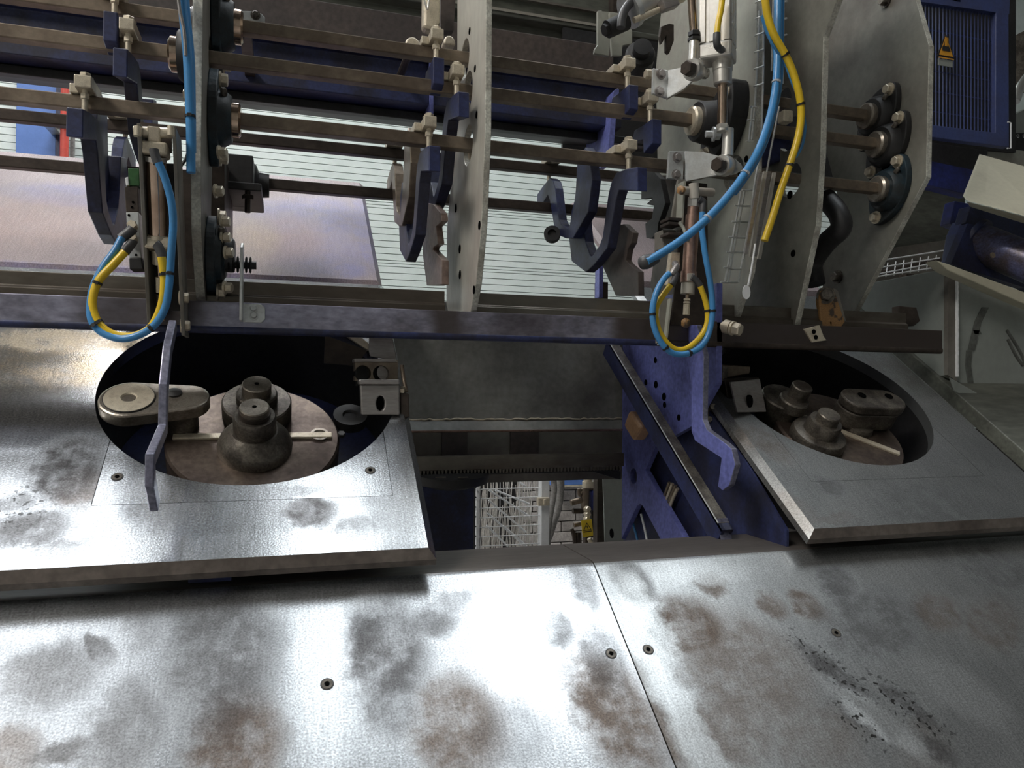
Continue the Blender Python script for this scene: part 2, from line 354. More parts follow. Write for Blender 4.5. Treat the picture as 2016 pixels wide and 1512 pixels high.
# ------------------------------------------------------------------ the hall
struct(obj('floor', B().box((-7, -6, -.1), (9, 5.2, 0)), M['floor']))
struct(obj('ceiling', B().box((-7, -6, 6.3), (9, 5.4, 6.4)), M['roof']))
struct(obj('wall_left', B().box((-7.1, -6, 0), (-7, 5.2, 6.3)), M['hall']))
struct(obj('wall_right', B().box((9, -6, 0), (9.1, 5.2, 6.3)), M['hall']))
struct(obj('wall_front', B().box((-7, -6.1, 0), (9, -6, 6.3)), M['hall']))
WY = 5.0
wall = struct(obj('wall_back', B().box((-7, WY+.02, 0), (9, WY+.2, 6.3)), M['mortar']))
z = 1.02; k = 0; first = None
while z < 3.75:                                  # siding boards, a tight triple joint every ninth board
    hgt = .0160 if k % 10 in (8, 9) else .0390
    o = obj('siding_board', B().box((-7, WY, z), (9, WY+.025, z+hgt)), M['siding'], wall)
    z += hgt+.0044; k += 1
obj('siding_board', B().box((-7, WY, z), (9, WY+.025, 6.3)), M['siding'], wall)
r = 0; z = .16; me = None
while z < 1.01:                                  # block courses below the siding, built where they show
    x = 1.25+(.11 if r % 2 else 0)
    while x < 2.85:
        if me is None:
            bo = obj('brick', B().box((x, WY, z), (x+.21, WY+.03, z+.068)), M['brick'], wall, bev=.004); me = bo; bx, bz = x, z
        else:
            c = me.copy(); C.objects.link(c); c.location = (x-bx, 0, z-bz)
        x += .218
    z += .0745; r += 1
for i, (nm, x, y, sx, sy, st, col) in enumerate(SKYLIGHTS):
    struct(obj('window_%d' % (i+1), B().box((x-sx/2, y-sy/2, ROOF_Z), (x+sx/2, y+sy/2, ROOF_Z+.05)), emit('rooflight_'+nm, col, st)))
# door, pipe on the far wall
p, q = aY(35, 160, WY-.03), aY(111, 350, WY-.03)
d = struct(obj('door_1', B().box((p.x, WY-.05, 1.0), (q.x, WY, 3.4)), M['door'], bev=.004))
obj('door_edge', B().box((q.x, WY-.06, 1.0), (q.x+.022, WY-.001, 3.4)), M['navy'], d)
p, q = aY(118, 300, 4.85), aY(135, 300, 4.85)
t = thing('water_pipe', ((p.x+q.x)/2, 4.85, 1), 'vertical red pipe on the far wall beside the blue door', 'pipe')
obj('pipe', B().cyl(((p.x+q.x)/2, 4.85, .6), ((p.x+q.x)/2, 4.85, 3.6), (q.x-p.x)/2, 20), M['red'], t, smooth=40)
c = aY(126, 250, 4.85)
b = B().box((c.x-.09, 4.80, c.z-.02), (c.x-.035, 4.97, c.z+.02)); b.lathe((c.x, 4.85, c.z-.012), (0, 0, 1), [(.035, 0), (.035, .024)], 20); b.cyl((c.x-.068, 4.79, c.z), (c.x-.068, 4.81, c.z), .01, 10)
obj('pipe_clip', b, M['zinc'], t, bev=.002)
p, q = aY(137, 300, 4.9), aY(140, 300, 4.9)
tag(obj('conduit', B().cyl((q.x, 4.93, .6), (q.x, 4.93, 3.6), .012, 10), M['hose_grey']), 'thin grey conduit running up the wall right of the red pipe', 'conduit')

# ------------------------------------------------------------------ fence, wire bundle, valves seen through the gap
FY = 3.0
f = thing('mesh_fence', aY(1000, 1080, FY), 'light grey wire mesh fence panel with square posts, seen below the gear rack', 'fence')
pl, pr = aY(937, 1000, FY), aY(1063, 1000, FY); zt, zb = aY(1000, 900, FY).z, aY(1000, 1110, FY).z
obj('post', B().box((pr.x, FY-.02, 0), (pr.x+.036, FY+.02, zt+.2)), M['fence'], f, bev=.002)
obj('frame_bar', B().box((pl.x, FY-.012, .3), (pl.x+.013, FY+.012, zt)), M['fence'], f)
c = aY(1069, 987, FY-.03); obj('clamp', B().box((c.x-.026, FY-.045, c.z-.017), (c.x+.026, FY-.02, c.z+.017)).box((c.x-.004, FY-.052, c.z-.012), (c.x+.008, FY-.04, c.z+.012)), M['cream'], f, bev=.003)
z = zb
while z < zt+.02:
    obj('horizontal_wire', B().cyl((pl.x, FY, z), (pr.x, FY, z), .0022, 8), M['fence'], f); z += .0395
x = pl.x+.02
while x < pr.x-.005:
    obj('vertical_wire', B().cyl((x, FY+.004, zb-.05), (x, FY+.004, zt), .0016, 6), M['fence'], f); x += .085
g = thing('side_fence', aY(931, 1000, FY), 'dark edge-on mesh fence running back from the light fence post', 'fence')
xs = aY(931, 1000, FY).x
z = zb
while z < zt+.03:
    obj('horizontal_wire', B().cyl((xs, FY-.05, z+.014), (xs-.035, FY+.9, z+.014), .003, 6), M['black'], g); z += .0395
obj('post', B().box((xs-.012, FY-.06, .3), (xs-.004, FY-.05, zt+.06)), M['black'], g)
obj('backing_board', B().box((xs-.012, FY+.92, .3), (xs+.03, FY+.94, zt+.1)), M['white'], g)
bd = B(); rnd = random.Random(3)
for i in range(120):
    x = rnd.uniform(pl.x-.02, pr.x+.06); y = FY+rnd.uniform(.06, .40); ln = rnd.uniform(-.03, .045)
    z0 = zb-.06+rnd.uniform(0, .12); z1 = z0+rnd.uniform(.16, .4)
    m_ = V((x+ln*.5+rnd.uniform(-.008, .008), y, (z0+z1)/2)); bd.tube([(x, y, z0), m_, (x+ln, y+rnd.uniform(-.02, .02), z1)], .0023, 5, 2)
tag(obj('wire_bundle', bd, M['bundle'], smooth=60, kind='stuff'), 'dense stack of bright bent steel wires behind the light grey fence', 'wire stack')
tag(obj('gap_shade_board', B().box((pl.x-.02, FY+.44, .1), (pr.x+.04, FY+.5, zt+.1)), M['black']), 'black board added behind the wire stack to darken its gaps', 'board')  # added board, stands in for the shade between the wires
for i, (x0, y0, x1, y1) in enumerate([(995, 932, 1035, 957), (975, 965, 1042, 992), (963, 965, 1040, 1015), (962, 985, 1036, 1048), (960, 1010, 1035, 1076), (958, 1034, 1000, 1076), (990, 1035, 1037, 1075)]):
    a, b_ = aY(x0, y0, FY+.03), aY(x1, y1, FY+.03)
    tag(obj('cross_bar', B().cyl(a, b_, .0042, 8), M['fence']), 'bright diagonal bar across the wire stack, %s counting down from the top right' % ('first', 'second', 'third', 'fourth', 'fifth', 'sixth', 'seventh')[i], 'bar', 'diagonal bars across the wire stack')
# conduits
tag(obj('conduit', B().tube([aY(1076, 915, 3.3), aY(1088, 940, 3.3), aY(1091, 965, 3.3), aY(1086, 1000, 3.3), aY(1080, 1040, 3.3), aY(1078, 1090, 3.3), V((aY(1078, 1090, 3.3).x, 3.3, 0))], .014, 12), M['hose_grey'], smooth=60), 'grey corrugated conduit hanging close behind the fence post', 'conduit')
tag(obj('conduit', B().tube([aY(1102, 900, 3.4), aY(1103, 960, 3.4), aY(1098, 1000, 3.4), aY(1084, 1045, 3.4), aY(1072, 1100, 3.4), V((aY(1072, 1100, 3.4).x, 3.4, 0))], .02, 12), M['hose_grey'], smooth=60), 'thick grey conduit curving down in front of the block wall', 'conduit')
p, q = aY(1084, 925, 4.8), aY(1148, 954, 4.8)
t = thing('wall_cabinet', (p.x, 4.8, q.z), 'blue cabinet on the block wall with pale frame, behind the valves', 'cabinet')
obj('cabinet_body', B().box((p.x, 4.8, q.z), (q.x, 4.97, q.z+.3)), M['door'], t, bev=.004)
for zz in (q.z, q.z+.10): obj('frame_rail', B().box((p.x, 4.78, zz-.012), (q.x+.02, 4.80, zz)), M['cream'], t)
obj('frame_rail', B().box((q.x, 4.78, q.z-.02), (q.x+.02, 4.80, q.z+.3)), M['cream'], t)
# valve manifold
MY = 2.3
t = thing('valve_manifold', aY(1170, 1075, MY), 'cluster of pipes, valves and nuts in front of the block wall beyond the rack', 'valves')
def cy(nm, x0, y0, x1, y1, r, m, Y=MY, n=14): return obj(nm, B().cyl(aY(x0, y0, Y), aY(x1, y1, Y), r, n), M[m], t, smooth=40)
cy('riser', 1158, 920, 1158, 952, .014, 'cream'); cy('riser_collar', 1158, 948, 1158, 960, .020, 'cream')
cy('lower_riser', 1152, 962, 1152, 1010, .014, 'rod')
cy('handle', 1124, 990, 1146, 984, .010, 'rod'); cy('handle', 1128, 1006, 1146, 1006, .009, 'rod_dark'); cy('handle', 1130, 1034, 1150, 1030, .008, 'rod')
for (x, y) in ((1153, 1002), (1153, 1012), (1152, 1021)):
    p = aY(x, y, MY-.02); obj('nut', B().hexa(p, (.2, -1, .1), .010, .02), M['cream'], t)
for (x, y) in ((1191, 957), (1194, 968), (1194, 982), (1195, 992), (1195, 1006)):
    p = aY(x, y, MY); obj('fitting', B().hexa(p-V((0, 0, .008)), (0, 0, 1), .009, .015), M['cream'], t)
p = aY(1172, 985, MY); obj('valve_body', B().box((p.x-.02, p.y-.02, p.z-.03), (p.x+.022, p.y+.02, p.z+.035)), M['royal'], t, bev=.004)
p = aY(1176, 1015, MY+.02); obj('valve_block', B().box((p.x-.03, p.y-.02, p.z-.07), (p.x+.02, p.y+.02, p.z+.06)), M['black'], t, bev=.004)
obj('pipe', B().tube([aY(1140, 962, MY), aY(1142, 974, MY), aY(1152, 965, MY), aY(1170, 962, MY)], .007, 10), M['rod'], t, smooth=60)
obj('pipe', B().tube([aY(1194, 1006, MY), aY(1193, 1040, MY), aY(1182, 1066, MY), aY(1176, 1090, MY)], .006, 10), M['hose_grey'], t, smooth=60)
obj('pipe', B().tube([aY(1125, 1040, MY), aY(1130, 1056, MY), aY(1134, 1090, MY)], .007, 10), M['rod_dark'], t, smooth=60)
obj('pipe', B().tube([aY(1160, 1060, MY), aY(1166, 1075, MY), aY(1176, 1100, MY)], .008, 10), M['cream'], t, smooth=60)
for x in (1132, 1137, 1142): cy('tap', x, 1048, x+1, 1085, .0045, 'rod_dark')
# yellow warning tag with triangle and flash
def sign(name, label, cat, c, ux, uy, wd, hg, mbase, tri, edge):
    c, ux, uy = V(c), V(ux).normalized(), V(uy).normalized(); nn = ux.cross(uy); 
    s = thing(name, c, label, cat)
    obj('plate', B().obox(c, ux*wd, uy*hg, nn*.002), mbase, s)
    return s, (lambda nm, pts, m, dz, th=.0006: obj(nm, B().prism([c+ux*a+uy*b_+nn*dz for a, b_ in pts], nn*th), m, s))
c = aY(1156, 1040, MY-.06)
s, P2 = sign('warning_tag', 'small yellow warning tag with black triangle hanging at the valves', 'sign', c, (1, -.1, .12), (-.12, 0, 1), .036, .054, M['yellow'], None, None)
P2('triangle', [(-.014, -.006), (.014, -.006), (0, .019)], M['black'], .0012); P2('triangle_field', [(-.0105, -.004), (.0105, -.004), (0, .0150)], M['yellow'], .0020)
P2('flash', [(.001, .012), (-.003, .004), (0, .004), (-.001, -.002), (.003, .006), (0, .006)], M['black'], .0028)
P2('text_bar', [(-.014, -.012), (.014, -.012), (.014, -.009), (-.014, -.009)], M['black'], .0012)

# ------------------------------------------------------------------ rear plate, rack and drive in the gap
BY = 1.58
x0, x1 = aY(770, 750, BY).x, aY(1236, 750, BY).x; zt, zb = aY(1000, 600, BY).z, aY(1010, 826, BY).z
t = thing('backing_sheet', (0.4, BY, zb), 'oil-stained grey-green sheet behind the gap between the two bending tables', 'panel')
obj('sheet', B().box((x0, BY, zb), (x1, BY+.008, zt)), M['backplate'], t)
b = B(); rnd = random.Random(5); n_ = 60
b.tube([(x0+(x1-x0)*i/n_, BY-.001+rnd.uniform(-.001, .001), zb+.001+rnd.uniform(-.0015, .0015)) for i in range(n_+1)], .0022, 6, 0)
obj('weld_seam', b, M['cream'], t, smooth=60)
z2 = aY(1010, 850, BY-.02).z
obj('flange', B().prism([(x0, BY, zb), (x0, BY-.02, z2), (x0, BY+.01, z2), (x0, BY+.01, zb)], (x1-x0, 0, 0)), M['backplate'], t)
obj('flange_edge', B().cyl((x0, BY-.021, z2+.002), (x1, BY-.021, z2+.002), .0025, 8), M['copper'], t)
z3 = aY(1010, 897, BY+.05).z
obj('recess', B().box((x0, BY+.05, z3-.06), (x1+.06, BY+.06, z2+.03)), M['plate_dark'], t)
for xa, xb in ((870, 920), (1005, 1060)):
    a, b_ = aY(xa, 870, BY+.045), aY(xb, 870, BY+.045); obj('recess_plate', B().box((a.x, BY+.043, z3-.02), (b_.x, BY+.05, z2)), M['brown_dark'], t)
# rack
RY = 1.5
xa, xb = aY(812, 900, RY).x, aY(1224, 900, RY).x; za, zb_ = aY(1010, 895, RY).z, aY(1010, 922, RY).z
t = thing('gear_rack', (.4, RY, zb_), 'horizontal toothed steel rack running across the gap between the tables', 'rack')
obj('bar', B().box((xa, RY-.012, zb_), (xb, RY+.012, za)), M['rail'], t, bev=.001)
tb = None; x = xa+.004
while x < xb-.006:
    if tb is None: tb = obj('tooth', B().prism([(x, RY-.012, zb_), (x+.0055, RY-.012, zb_), (x+.004, RY-.012, zb_-.008), (x+.0015, RY-.012, zb_-.008)], (0, .024, 0)), M['rail'], t); xf = x
    else: c = tb.copy(); C.objects.link(c); c.location = (x-xf, 0, 0)
    x += .0076
zc = aY(1010, 931, RY+.03).z
b = B().box((xa, RY+.013, zc), (xb, RY+.05, zb_+.01))
pa, pb, pc = aY(1165, 928, RY+.012), aY(1222, 928, RY+.012), aY(1222, 944, RY+.012)
b.prism([pa, pb, pc, aY(1212, 942, RY+.012)], (0, .03, 0)); obj('guide', b, M['black'], t)
c = aY(885, 934, RY+.02)
t = thing('drive_pinion', c-V((0, 0, .03)), 'dark round drive gear under the left end of the rack', 'gear')
obj('gear', B().lathe(c-V((0, 0, .012)), (0, -.1, 1), [(.045, -.012), (.080, 0), (.083, .010), (.083, .018), (.06, .020)], 40), M['black'], t, smooth=35)
for x in (868, 912):
    p = aY(x, 940, RY-.06); obj('slot_plate', B().box((p.x-.010, p.y, p.z-.001), (p.x+.010, p.y+.004, p.z+.001)), M['cast'], t)
p, q = aY(822, 950, RY+.1), aY(934, 950, RY+.1)
tag(obj('drive_housing', B().box((p.x-.15, RY+.1, .4), (q.x, RY+.35, aY(880, 925, RY+.1).z)), M['navy'], bev=.003), 'plain dark navy housing under the drive gear, left of the mesh fence', 'housing')
LS = U
# ------------------------------------------------------------------ sloping sheets: apron, bending tables, upper tables
AH = -.045
apron_blobs = [(440, 1300, 125, 200, 0, .78, 'dark'), (470, 1470, 105, 120, 0, 1., 'brown'), (765, 1290, 95, 120, 0, .9, 'dark'), (735, 1205, 60, 60, 0, .7, 'dark'),  # grime marks; the tall dark and bright columns paint overhead reflections
    (905, 1440, 105, 130, 0, .9, 'brown'), (850, 1225, 60, 40, 0, .7, 'dark'), (100, 1330, 105, 80, 0, .55, 'dark'), (120, 1485, 70, 24, 10, .75, 'dark'), (195, 1275, 26, 44, 30, .7, 'dark'),
    (250, 1440, 90, 110, 0, .6, 'dark'), (630, 1340, 66, 420, 0, .95, 'clean_sheen'), (60, 1215, 120, 50, 0, .7, 'clean_sheen'), (1020, 1230, 90, 120, 0, .8, 'clean_sheen'), (640, 1170, 150, 50, 0, .8, 'clean_sheen'),
    (1220, 1420, 90, 160, 12, .95, 'brown'), (1095, 1240, 40, 46, 0, .7, 'dark'), (300, 1220, 60, 70, 0, .4, 'dark'), (770, 1400, 60, 70, 0, .65, 'dark'), (20, 1490, 70, 70, 0, .6, 'brown'),
    (1190, 1300, 50, 80, 0, .6, 'dark'), (1010, 1450, 90, 80, 0, .35, 'dark'), (880, 1190, 90, 24, 20, .4, 'dark'), (215, 1180, 50, 26, 0, .3, 'dark'), (1150, 1150, 26, 70, 0, .5, 'dark')]
apron_blobs_r = [(1640, 1320, 34, 110, 30, 1., 'speck'), (1695, 1430, 30, 80, 30, 1., 'speck'), (1790, 1400, 40, 120, 33, 1., 'speck'), (1240, 1350, 60, 90, 12, .7, 'brown'), (1290, 1440, 60, 110, 14, .9, 'brown'), (1365, 1240, 90, 75, 0, .95, 'brown'), (1250, 1150, 40, 60, 10, .7, 'dark'), (1275, 1215, 38, 110, 6, 1., 'clean_sheen'), (1320, 1370, 38, 110, 18, 1., 'clean_sheen'), (1380, 1480, 40, 90, 22, .8, 'clean_sheen'),
    (1405, 1155, 36, 28, 25, .8, 'brown'), (1520, 1195, 34, 36, 25, .8, 'brown'), (1590, 1195, 36, 40, 20, .9, 'brown'), (1480, 1330, 150, 150, 20, .75, 'brown'), (1440, 1440, 120, 100, 10, .7, 'brown'), (1650, 1150, 50, 40, 30, .8, 'dark'), (1720, 1230, 130, 80, 20, .75, 'dark'),
    (1650, 1330, 26, 90, 30, .9, 'dark'), (1700, 1420, 22, 70, 30, .9, 'dark'), (1790, 1390, 26, 80, 33, .85, 'dark'), (1850, 1480, 24, 50, 33, .8, 'dark'), (1735, 1430, 34, 130, 35, .8, 'clean_sheen'), (1900, 1370, 60, 120, 40, .8, 'clean_sheen'), (1620, 1460, 120, 90, 20, .6, 'brown'),
    (1850, 1205, 60, 45, 25, .8, 'brown'), (1960, 1230, 90, 50, 25, .7, 'brown'), (1960, 1120, 80, 70, 0, .6, 'dark'), (1400, 1130, 120, 25, 0, .7, 'clean_sheen'), (1820, 1480, 90, 60, 30, .5, 'brown')]
M['apron_l'] = plate_mat('worn_apron_steel', apron_blobs, AH, rough=.24)
M['apron_r'] = plate_mat('browned_apron_steel', apron_blobs_r, AH, base=(.50, .51, .51), grime=.4, rough=.30)
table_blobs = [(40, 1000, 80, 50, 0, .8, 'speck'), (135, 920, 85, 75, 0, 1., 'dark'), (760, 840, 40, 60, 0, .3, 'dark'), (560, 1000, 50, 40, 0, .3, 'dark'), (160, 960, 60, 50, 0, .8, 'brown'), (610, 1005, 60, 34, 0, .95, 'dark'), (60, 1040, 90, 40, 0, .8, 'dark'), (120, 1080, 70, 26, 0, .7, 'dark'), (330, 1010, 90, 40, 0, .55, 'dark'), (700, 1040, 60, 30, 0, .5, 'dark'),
    (500, 960, 200, 26, 0, .25, 'dark'), (90, 705, 330, 75, 0, .95, 'cream'), (60, 665, 160, 26, 0, .5, 'brown'), (150, 735, 120, 26, 0, .35, 'brown'), (120, 670, 200, 26, 0, .7, 'brown'), (400, 1080, 500, 34, 0, .8, 'clean_sheen'), (760, 1000, 46, 60, 0, .3, 'dark'), (30, 990, 50, 20, 10, .6, 'dark')]  # cream and brown marks near the beam paint the reflected bars and wall
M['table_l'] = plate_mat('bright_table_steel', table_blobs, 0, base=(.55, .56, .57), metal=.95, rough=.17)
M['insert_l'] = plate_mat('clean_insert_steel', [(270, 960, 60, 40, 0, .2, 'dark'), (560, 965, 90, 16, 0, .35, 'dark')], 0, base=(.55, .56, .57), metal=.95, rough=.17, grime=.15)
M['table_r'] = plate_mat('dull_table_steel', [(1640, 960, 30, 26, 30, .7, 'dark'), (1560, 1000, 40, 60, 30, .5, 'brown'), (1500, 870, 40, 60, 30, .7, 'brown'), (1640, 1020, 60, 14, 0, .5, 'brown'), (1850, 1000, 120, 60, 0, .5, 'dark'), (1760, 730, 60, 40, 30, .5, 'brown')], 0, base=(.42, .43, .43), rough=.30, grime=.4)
M['upper'] = plate_mat('worn_lilac_table_paint', [(560, 430, 70, 40, 0, .8, 'blue'), (640, 500, 120, 60, 0, .55, 'blue'), (720, 460, 30, 90, 0, .7, 'blue'), (640, 430, 90, 50, 0, .7, 'blue'), (300, 540, 500, 14, 0, .6, 'blue'), (560, 470, 90, 60, 0, .6, 'pink'), (60, 440, 150, 70, 0, .5, 'pink'), (150, 385, 150, 26, 0, .6, 'blue'), (500, 470, 60, 50, 0, .5, 'cream'), (690, 530, 40, 20, 0, .8, 'blue')], 0,
    base=(.36, .285, .29), rough=.6, metal=.05, grime=.25, brown=(.5, .4, .3))

def wedge(b, x0, x1, t0, t1, levels):           # rectangular sheet with bevelled rim; levels = (height, outset)
    rings = [[b.bm.verts.new(T(x, t, h)) for x, t in ((x0-e, t0-e), (x1+e, t0-e), (x1+e, t1+e), (x0-e, t1+e))] for h, e in levels]
    b.bm.faces.new(rings[0]); b.bm.faces.new(rings[-1][::-1])
    for r0, r1 in zip(rings, rings[1:]):
        for i in range(4): b.bm.faces.new((r0[i], r0[(i+1) % 4], r1[(i+1) % 4], r1[i]))
    return b
def screw(X, t, h, parent, r=.0058):
    b = B().lathe(T(X, t, h-.001), TN, [(r*1.25, 0), (r*1.25, .0012)], 24)
    s = obj('screw', b, M['rubber'], parent)
    obj('screw_head', B().lathe(T(X, t, h-.001), TN, [(r, 0), (r, .0018), (r*.55, .0018), (r*.5, .0006)], 24), M['cast'], s, smooth=35)
    obj('hex_socket', B().lathe(T(X, t, h), TN, [(r*.42, .0002), (r*.42, .0012)], 6), M['void'], s)

# apron: two sheets meeting at a seam, their upper edge rolled over to a level ledge
XS = xt(1165, 1100, AH)[0]; TE = .6225
prof = [(-.15, 0)] + [(TE-.016, 0)]
for k in range(1, 3):
    a = INC*k/5; prof.append((TE-.016+.026*sin(a), -.026*(1-cos(a))))
prof2 = [prof[-1]]
for k in range(3, 6):
    a = INC*k/5; prof2.append((TE-.016+.026*sin(a), -.026*(1-cos(a))))
e = prof2[-1]; prof2.append((e[0]+.11*cos(INC), e[1]-.11*sin(INC)))
low = [(t, h-.004) for t, h in prof][::-1]; low2 = [(t, h-.004) for t, h in prof2][::-1]
def apron(xa, xb, m, label):
    o = obj('apron_sheet', B().prism([T(xa, t, AH+h) for t, h in prof+low], ((xb-xa)*U, 0, 0)), m, uv=True)
    o.data.polygons.foreach_set('use_smooth', [True]*len(o.data.polygons)); o.data.set_sharp_from_angle(angle=radians(25))
    l = obj('rolled_edge', B().prism([T(xa, t, AH+h) for t, h in prof2+low2], ((xb-xa)*U, 0, 0)), M['ledge'], o, smooth=25)
    return tag(o, label, 'sheet')
ap_l = apron(-1.5, XS-.0009, M['apron_l'], 'worn bright steel apron sheet left of the seam, below the bending tables')
ap_r = apron(XS+.0009, 1.75, M['apron_r'], 'brown-stained steel apron sheet right of the seam')
for (x, y), p in (((644, 1347), ap_l), ((1203, 1287), ap_l), ((1276, 1279), ap_r), ((1646, 1246), ap_r)):
    u = xt(x, y, AH); screw(u[0], u[1], AH, p)
tag(obj('seam_backing', B().prism([T(XS-.03, -.1, AH-.006), T(XS+.03, -.1, AH-.006), T(XS+.03, TE-.02, AH-.006), T(XS-.03, TE-.02, AH-.006)], TN*-.01), M['black']), 'dark strip under the seam between the two apron sheets', 'strip')

HL, RL = (-.0455, .9453), .2092
HR, RR = (.9736, .9441), .2025
rim = [(0, 0), (-.011, .010), (-.021, .010)]
def table(xa, xb, t0, t1, hc, hr, m, mi, ins, label, screws):
    o = obj('bending_table', wedge(B(), xa, xb, t0, t1, rim), m, uv=True)
    tag(o, label, 'table')
    hx, ht = hc; ix0, ix1, it0, it1 = ins
    cut(o, [B().lathe(T(hx, ht, -.05), TN, [(hr, 0), (hr, .1)], 96),
            B().prism([T(ix0-.0008, it0-.0008, -.008), T(ix1+.0008, it0-.0008, -.008), T(ix1+.0008, it1, -.008), T(ix0-.0008, it1, -.008)], TN*.03)])
    o.data.materials.append(M['front_rim'])
    for p in o.data.polygons:
        if p.normal.dot(TD) < -.4 and p.normal.dot(TN) > -.2 and (o.matrix_world.translation+p.center-T(hx, ht)).length > hr*U*1.02: p.material_index = 1
    i = obj('insert_plate', B().prism([T(ix0, it0, -.0075), T(ix1, it0, -.0075), T(ix1, it1, -.0075), T(ix0, it1, -.0075)], TN*.0077), mi, o, uv=True)
    cut(i, [B().lathe(T(hx, ht, -.05), TN, [(hr, 0), (hr, .1)], 96)])
    obj('hole_liner', B().lathe(T(hx, ht, -.0215), -TN, [(hr+.001, 0), (hr+.001, .15), (hr+.004, .15), (hr+.004, 0)], 72, caps=False), M['black'], o, smooth=40)
    obj('well_floor', B().lathe(T(hx, ht, -.165), TN, [(hr, 0), (hr, .006)], 48), M['navy'], o)
    for x, y in screws:
        u = xt(x, y); screw(u[0], u[1], 0, i)
    return o
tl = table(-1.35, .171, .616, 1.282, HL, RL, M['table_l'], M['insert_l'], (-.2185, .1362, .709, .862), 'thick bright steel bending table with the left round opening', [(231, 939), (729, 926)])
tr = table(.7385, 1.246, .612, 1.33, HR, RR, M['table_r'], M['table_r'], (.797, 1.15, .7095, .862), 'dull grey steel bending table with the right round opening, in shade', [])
up_l = tag(obj('upper_table', wedge(B(), -1.35, .168, 1.30, 1.80, rim), M['upper'], uv=True), 'lilac and pink worn table plate behind the beam, left of the gap', 'table')
up_r = tag(obj('upper_table', wedge(B(), .742, 1.246, 1.36, 1.80, rim), M['upper'], uv=True), 'lilac table plate glimpsed between the right side plates', 'table')
# left table support block seen as a dark strip under the front lip
a = xt(370, 1130, -.03); c_ = xt(455, 1128, -.03)
obj('support_pad', B().prism([T(a[0], .618, -.0215), T(c_[0], .618, -.0215), T(c_[0], .68, -.0215), T(a[0], .68, -.0215)], TN*-.021), M['navy'], tl)
obj('under_bar', B().prism([T(-1.35, .66, -.0215), T(.12, .66, -.0215), T(.12, .70, -.0215), T(-1.35, .70, -.0215)], TN*-.03), M['black'], tl)

# ------------------------------------------------------------------ turrets and bending tools
DH = -.03
def turret(X, t, key, label):
    o = obj('turret_disc', B().lathe(T(X, t, DH-.05), TN, [(.112, 0), (.119, .004), (.119, .046), (.116, .05)], 64), M['disc'], smooth=30)
    tag(o, label, 'disc')
    k = TD*sin(radians(key))+EX*cos(radians(key)); kp = TD*cos(radians(key))-EX*sin(radians(key))
    obj('key_bar', B().obox(T(X, t, DH+.0015), k*.228, kp*.012, TN*.005), M['cream'], o, bev=.0012)
    return o
t1 = turret(-.042, .8667, 0, 'scaly brown steel turret disc inside the left opening')
u = xt(629, 857, DH); b = B().lathe(T(u[0], u[1], DH), TN, [(.0135, 0), (.0135, .003), (.0095, .003), (.008, .001), (.004, .001), (.004, .003)], 24); obj('cap_screw', b, M['pin'], t1, smooth=35)
u = xt(672, 858, DH); obj('cap_screw', B().hexa(T(u[0], u[1], DH), TN, .006, .006), M['black'], t1)
u = xt(690, 812, DH); obj('drive_boss', B().lathe(T(u[0], u[1], DH-.02), TN, [(.026, 0), (.026, .016), (.012, .016), (.010, .012)], 24), M['black'], t1, smooth=35)
t2 = turret(.9722, .8667, -38, 'dark steel turret disc inside the right opening')
def stack(name, X, t, h0, secs, label, m='cast', mt='pin', group=None):
    """secs: list of (part name, profile, material)"""
    e = thing(name, T(X, t, h0), label, 'bending pin', group)
    for nm, dx, prof, mm in secs: obj(nm, B().lathe(T(X+dx, t, h0), TN, prof, 48), M[mm], e, smooth=32, label=None)
    return e
e = stack('bending_pin', -.0405, .917, DH, [('flange', 0, [(.047, 0), (.049, .002), (.049, .025), (.047, .027)], 'cast'), ('collar', 0, [(.029, .027), (.029, .040), (.027, .042)], 'cast'), ('pin', 0, [(.0205, .042), (.0205, .057), (.019, .0585), (.002, .0585)], 'pin')], 'stepped steel bending pin on a wide flange, rear of the two in the left opening')
obj('centre_hole', B().lathe(T(-.0405, .917, DH+.0582), TN, [(.003, 0), (.003, .0006)], 12), M['void'], e)
e = stack('bending_pin', -.0405, .8415, DH, [('base', 0, [(.050, 0), (.0505, .008), (.047, .018), (.040, .027), (.031, .034)], 'cast'), ('collar', 0, [(.0285, .034), (.0285, .056), (.0265, .060)], 'cast'), ('neck', 0, [(.021, .060), (.0215, .064), (.0215, .067)], 'rod_dark'), ('pin', 0, [(.0195, .067), (.0195, .0735), (.018, .075), (.002, .075)], 'pin')], 'bell-based steel bending pin, front of the two in the left opening')
obj('centre_hole', B().lathe(T(-.0405, .8415, DH+.0747), TN, [(.003, 0), (.003, .0006)], 12), M['void'], e)
def pinpos(x, y, h): return xt(x, y, h)
# right opening
u = xt(1544, 781, -.002); v_ = xt(1566, 784, .012)
e = thing('bending_pin', T(u[0], u[1], DH), 'dull cam-shaped steel pin beside the right clamp jaw', 'bending pin')
obj('cam_flange', B().lathe(T(u[0], u[1], DH-.02), TN, [(.040, 0), (.041, .003), (.041, .045), (.039, .048)], 48), M['cast'], e, smooth=32)
obj('collar', B().lathe(T(v_[0], v_[1], DH+.02), TN, [(.027, 0), (.027, .018), (.025, .021)], 40), M['cast'], e, smooth=32)
v_ = xt(1580, 760, .035); obj('pin', B().lathe(T(v_[0], v_[1], DH+.03), TN, [(.0185, 0), (.0185, .034), (.017, .036)], 40), M['cast'], e, smooth=32)
u = xt(1611, 836, -.004)
e = stack('bending_pin', u[0], u[1]-.012, DH, [('base', 0, [(.048, -.01), (.049, .012), (.046, .018), (.033, .021)], 'cast'), ('collar', 0, [(.031, .021), (.029, .040), (.0275, .044)], 'cast'), ('pin', 0, [(.0195, .044), (.0195, .058), (.018, .060)], 'cast')], 'dull stepped steel pin at the front of the right opening')

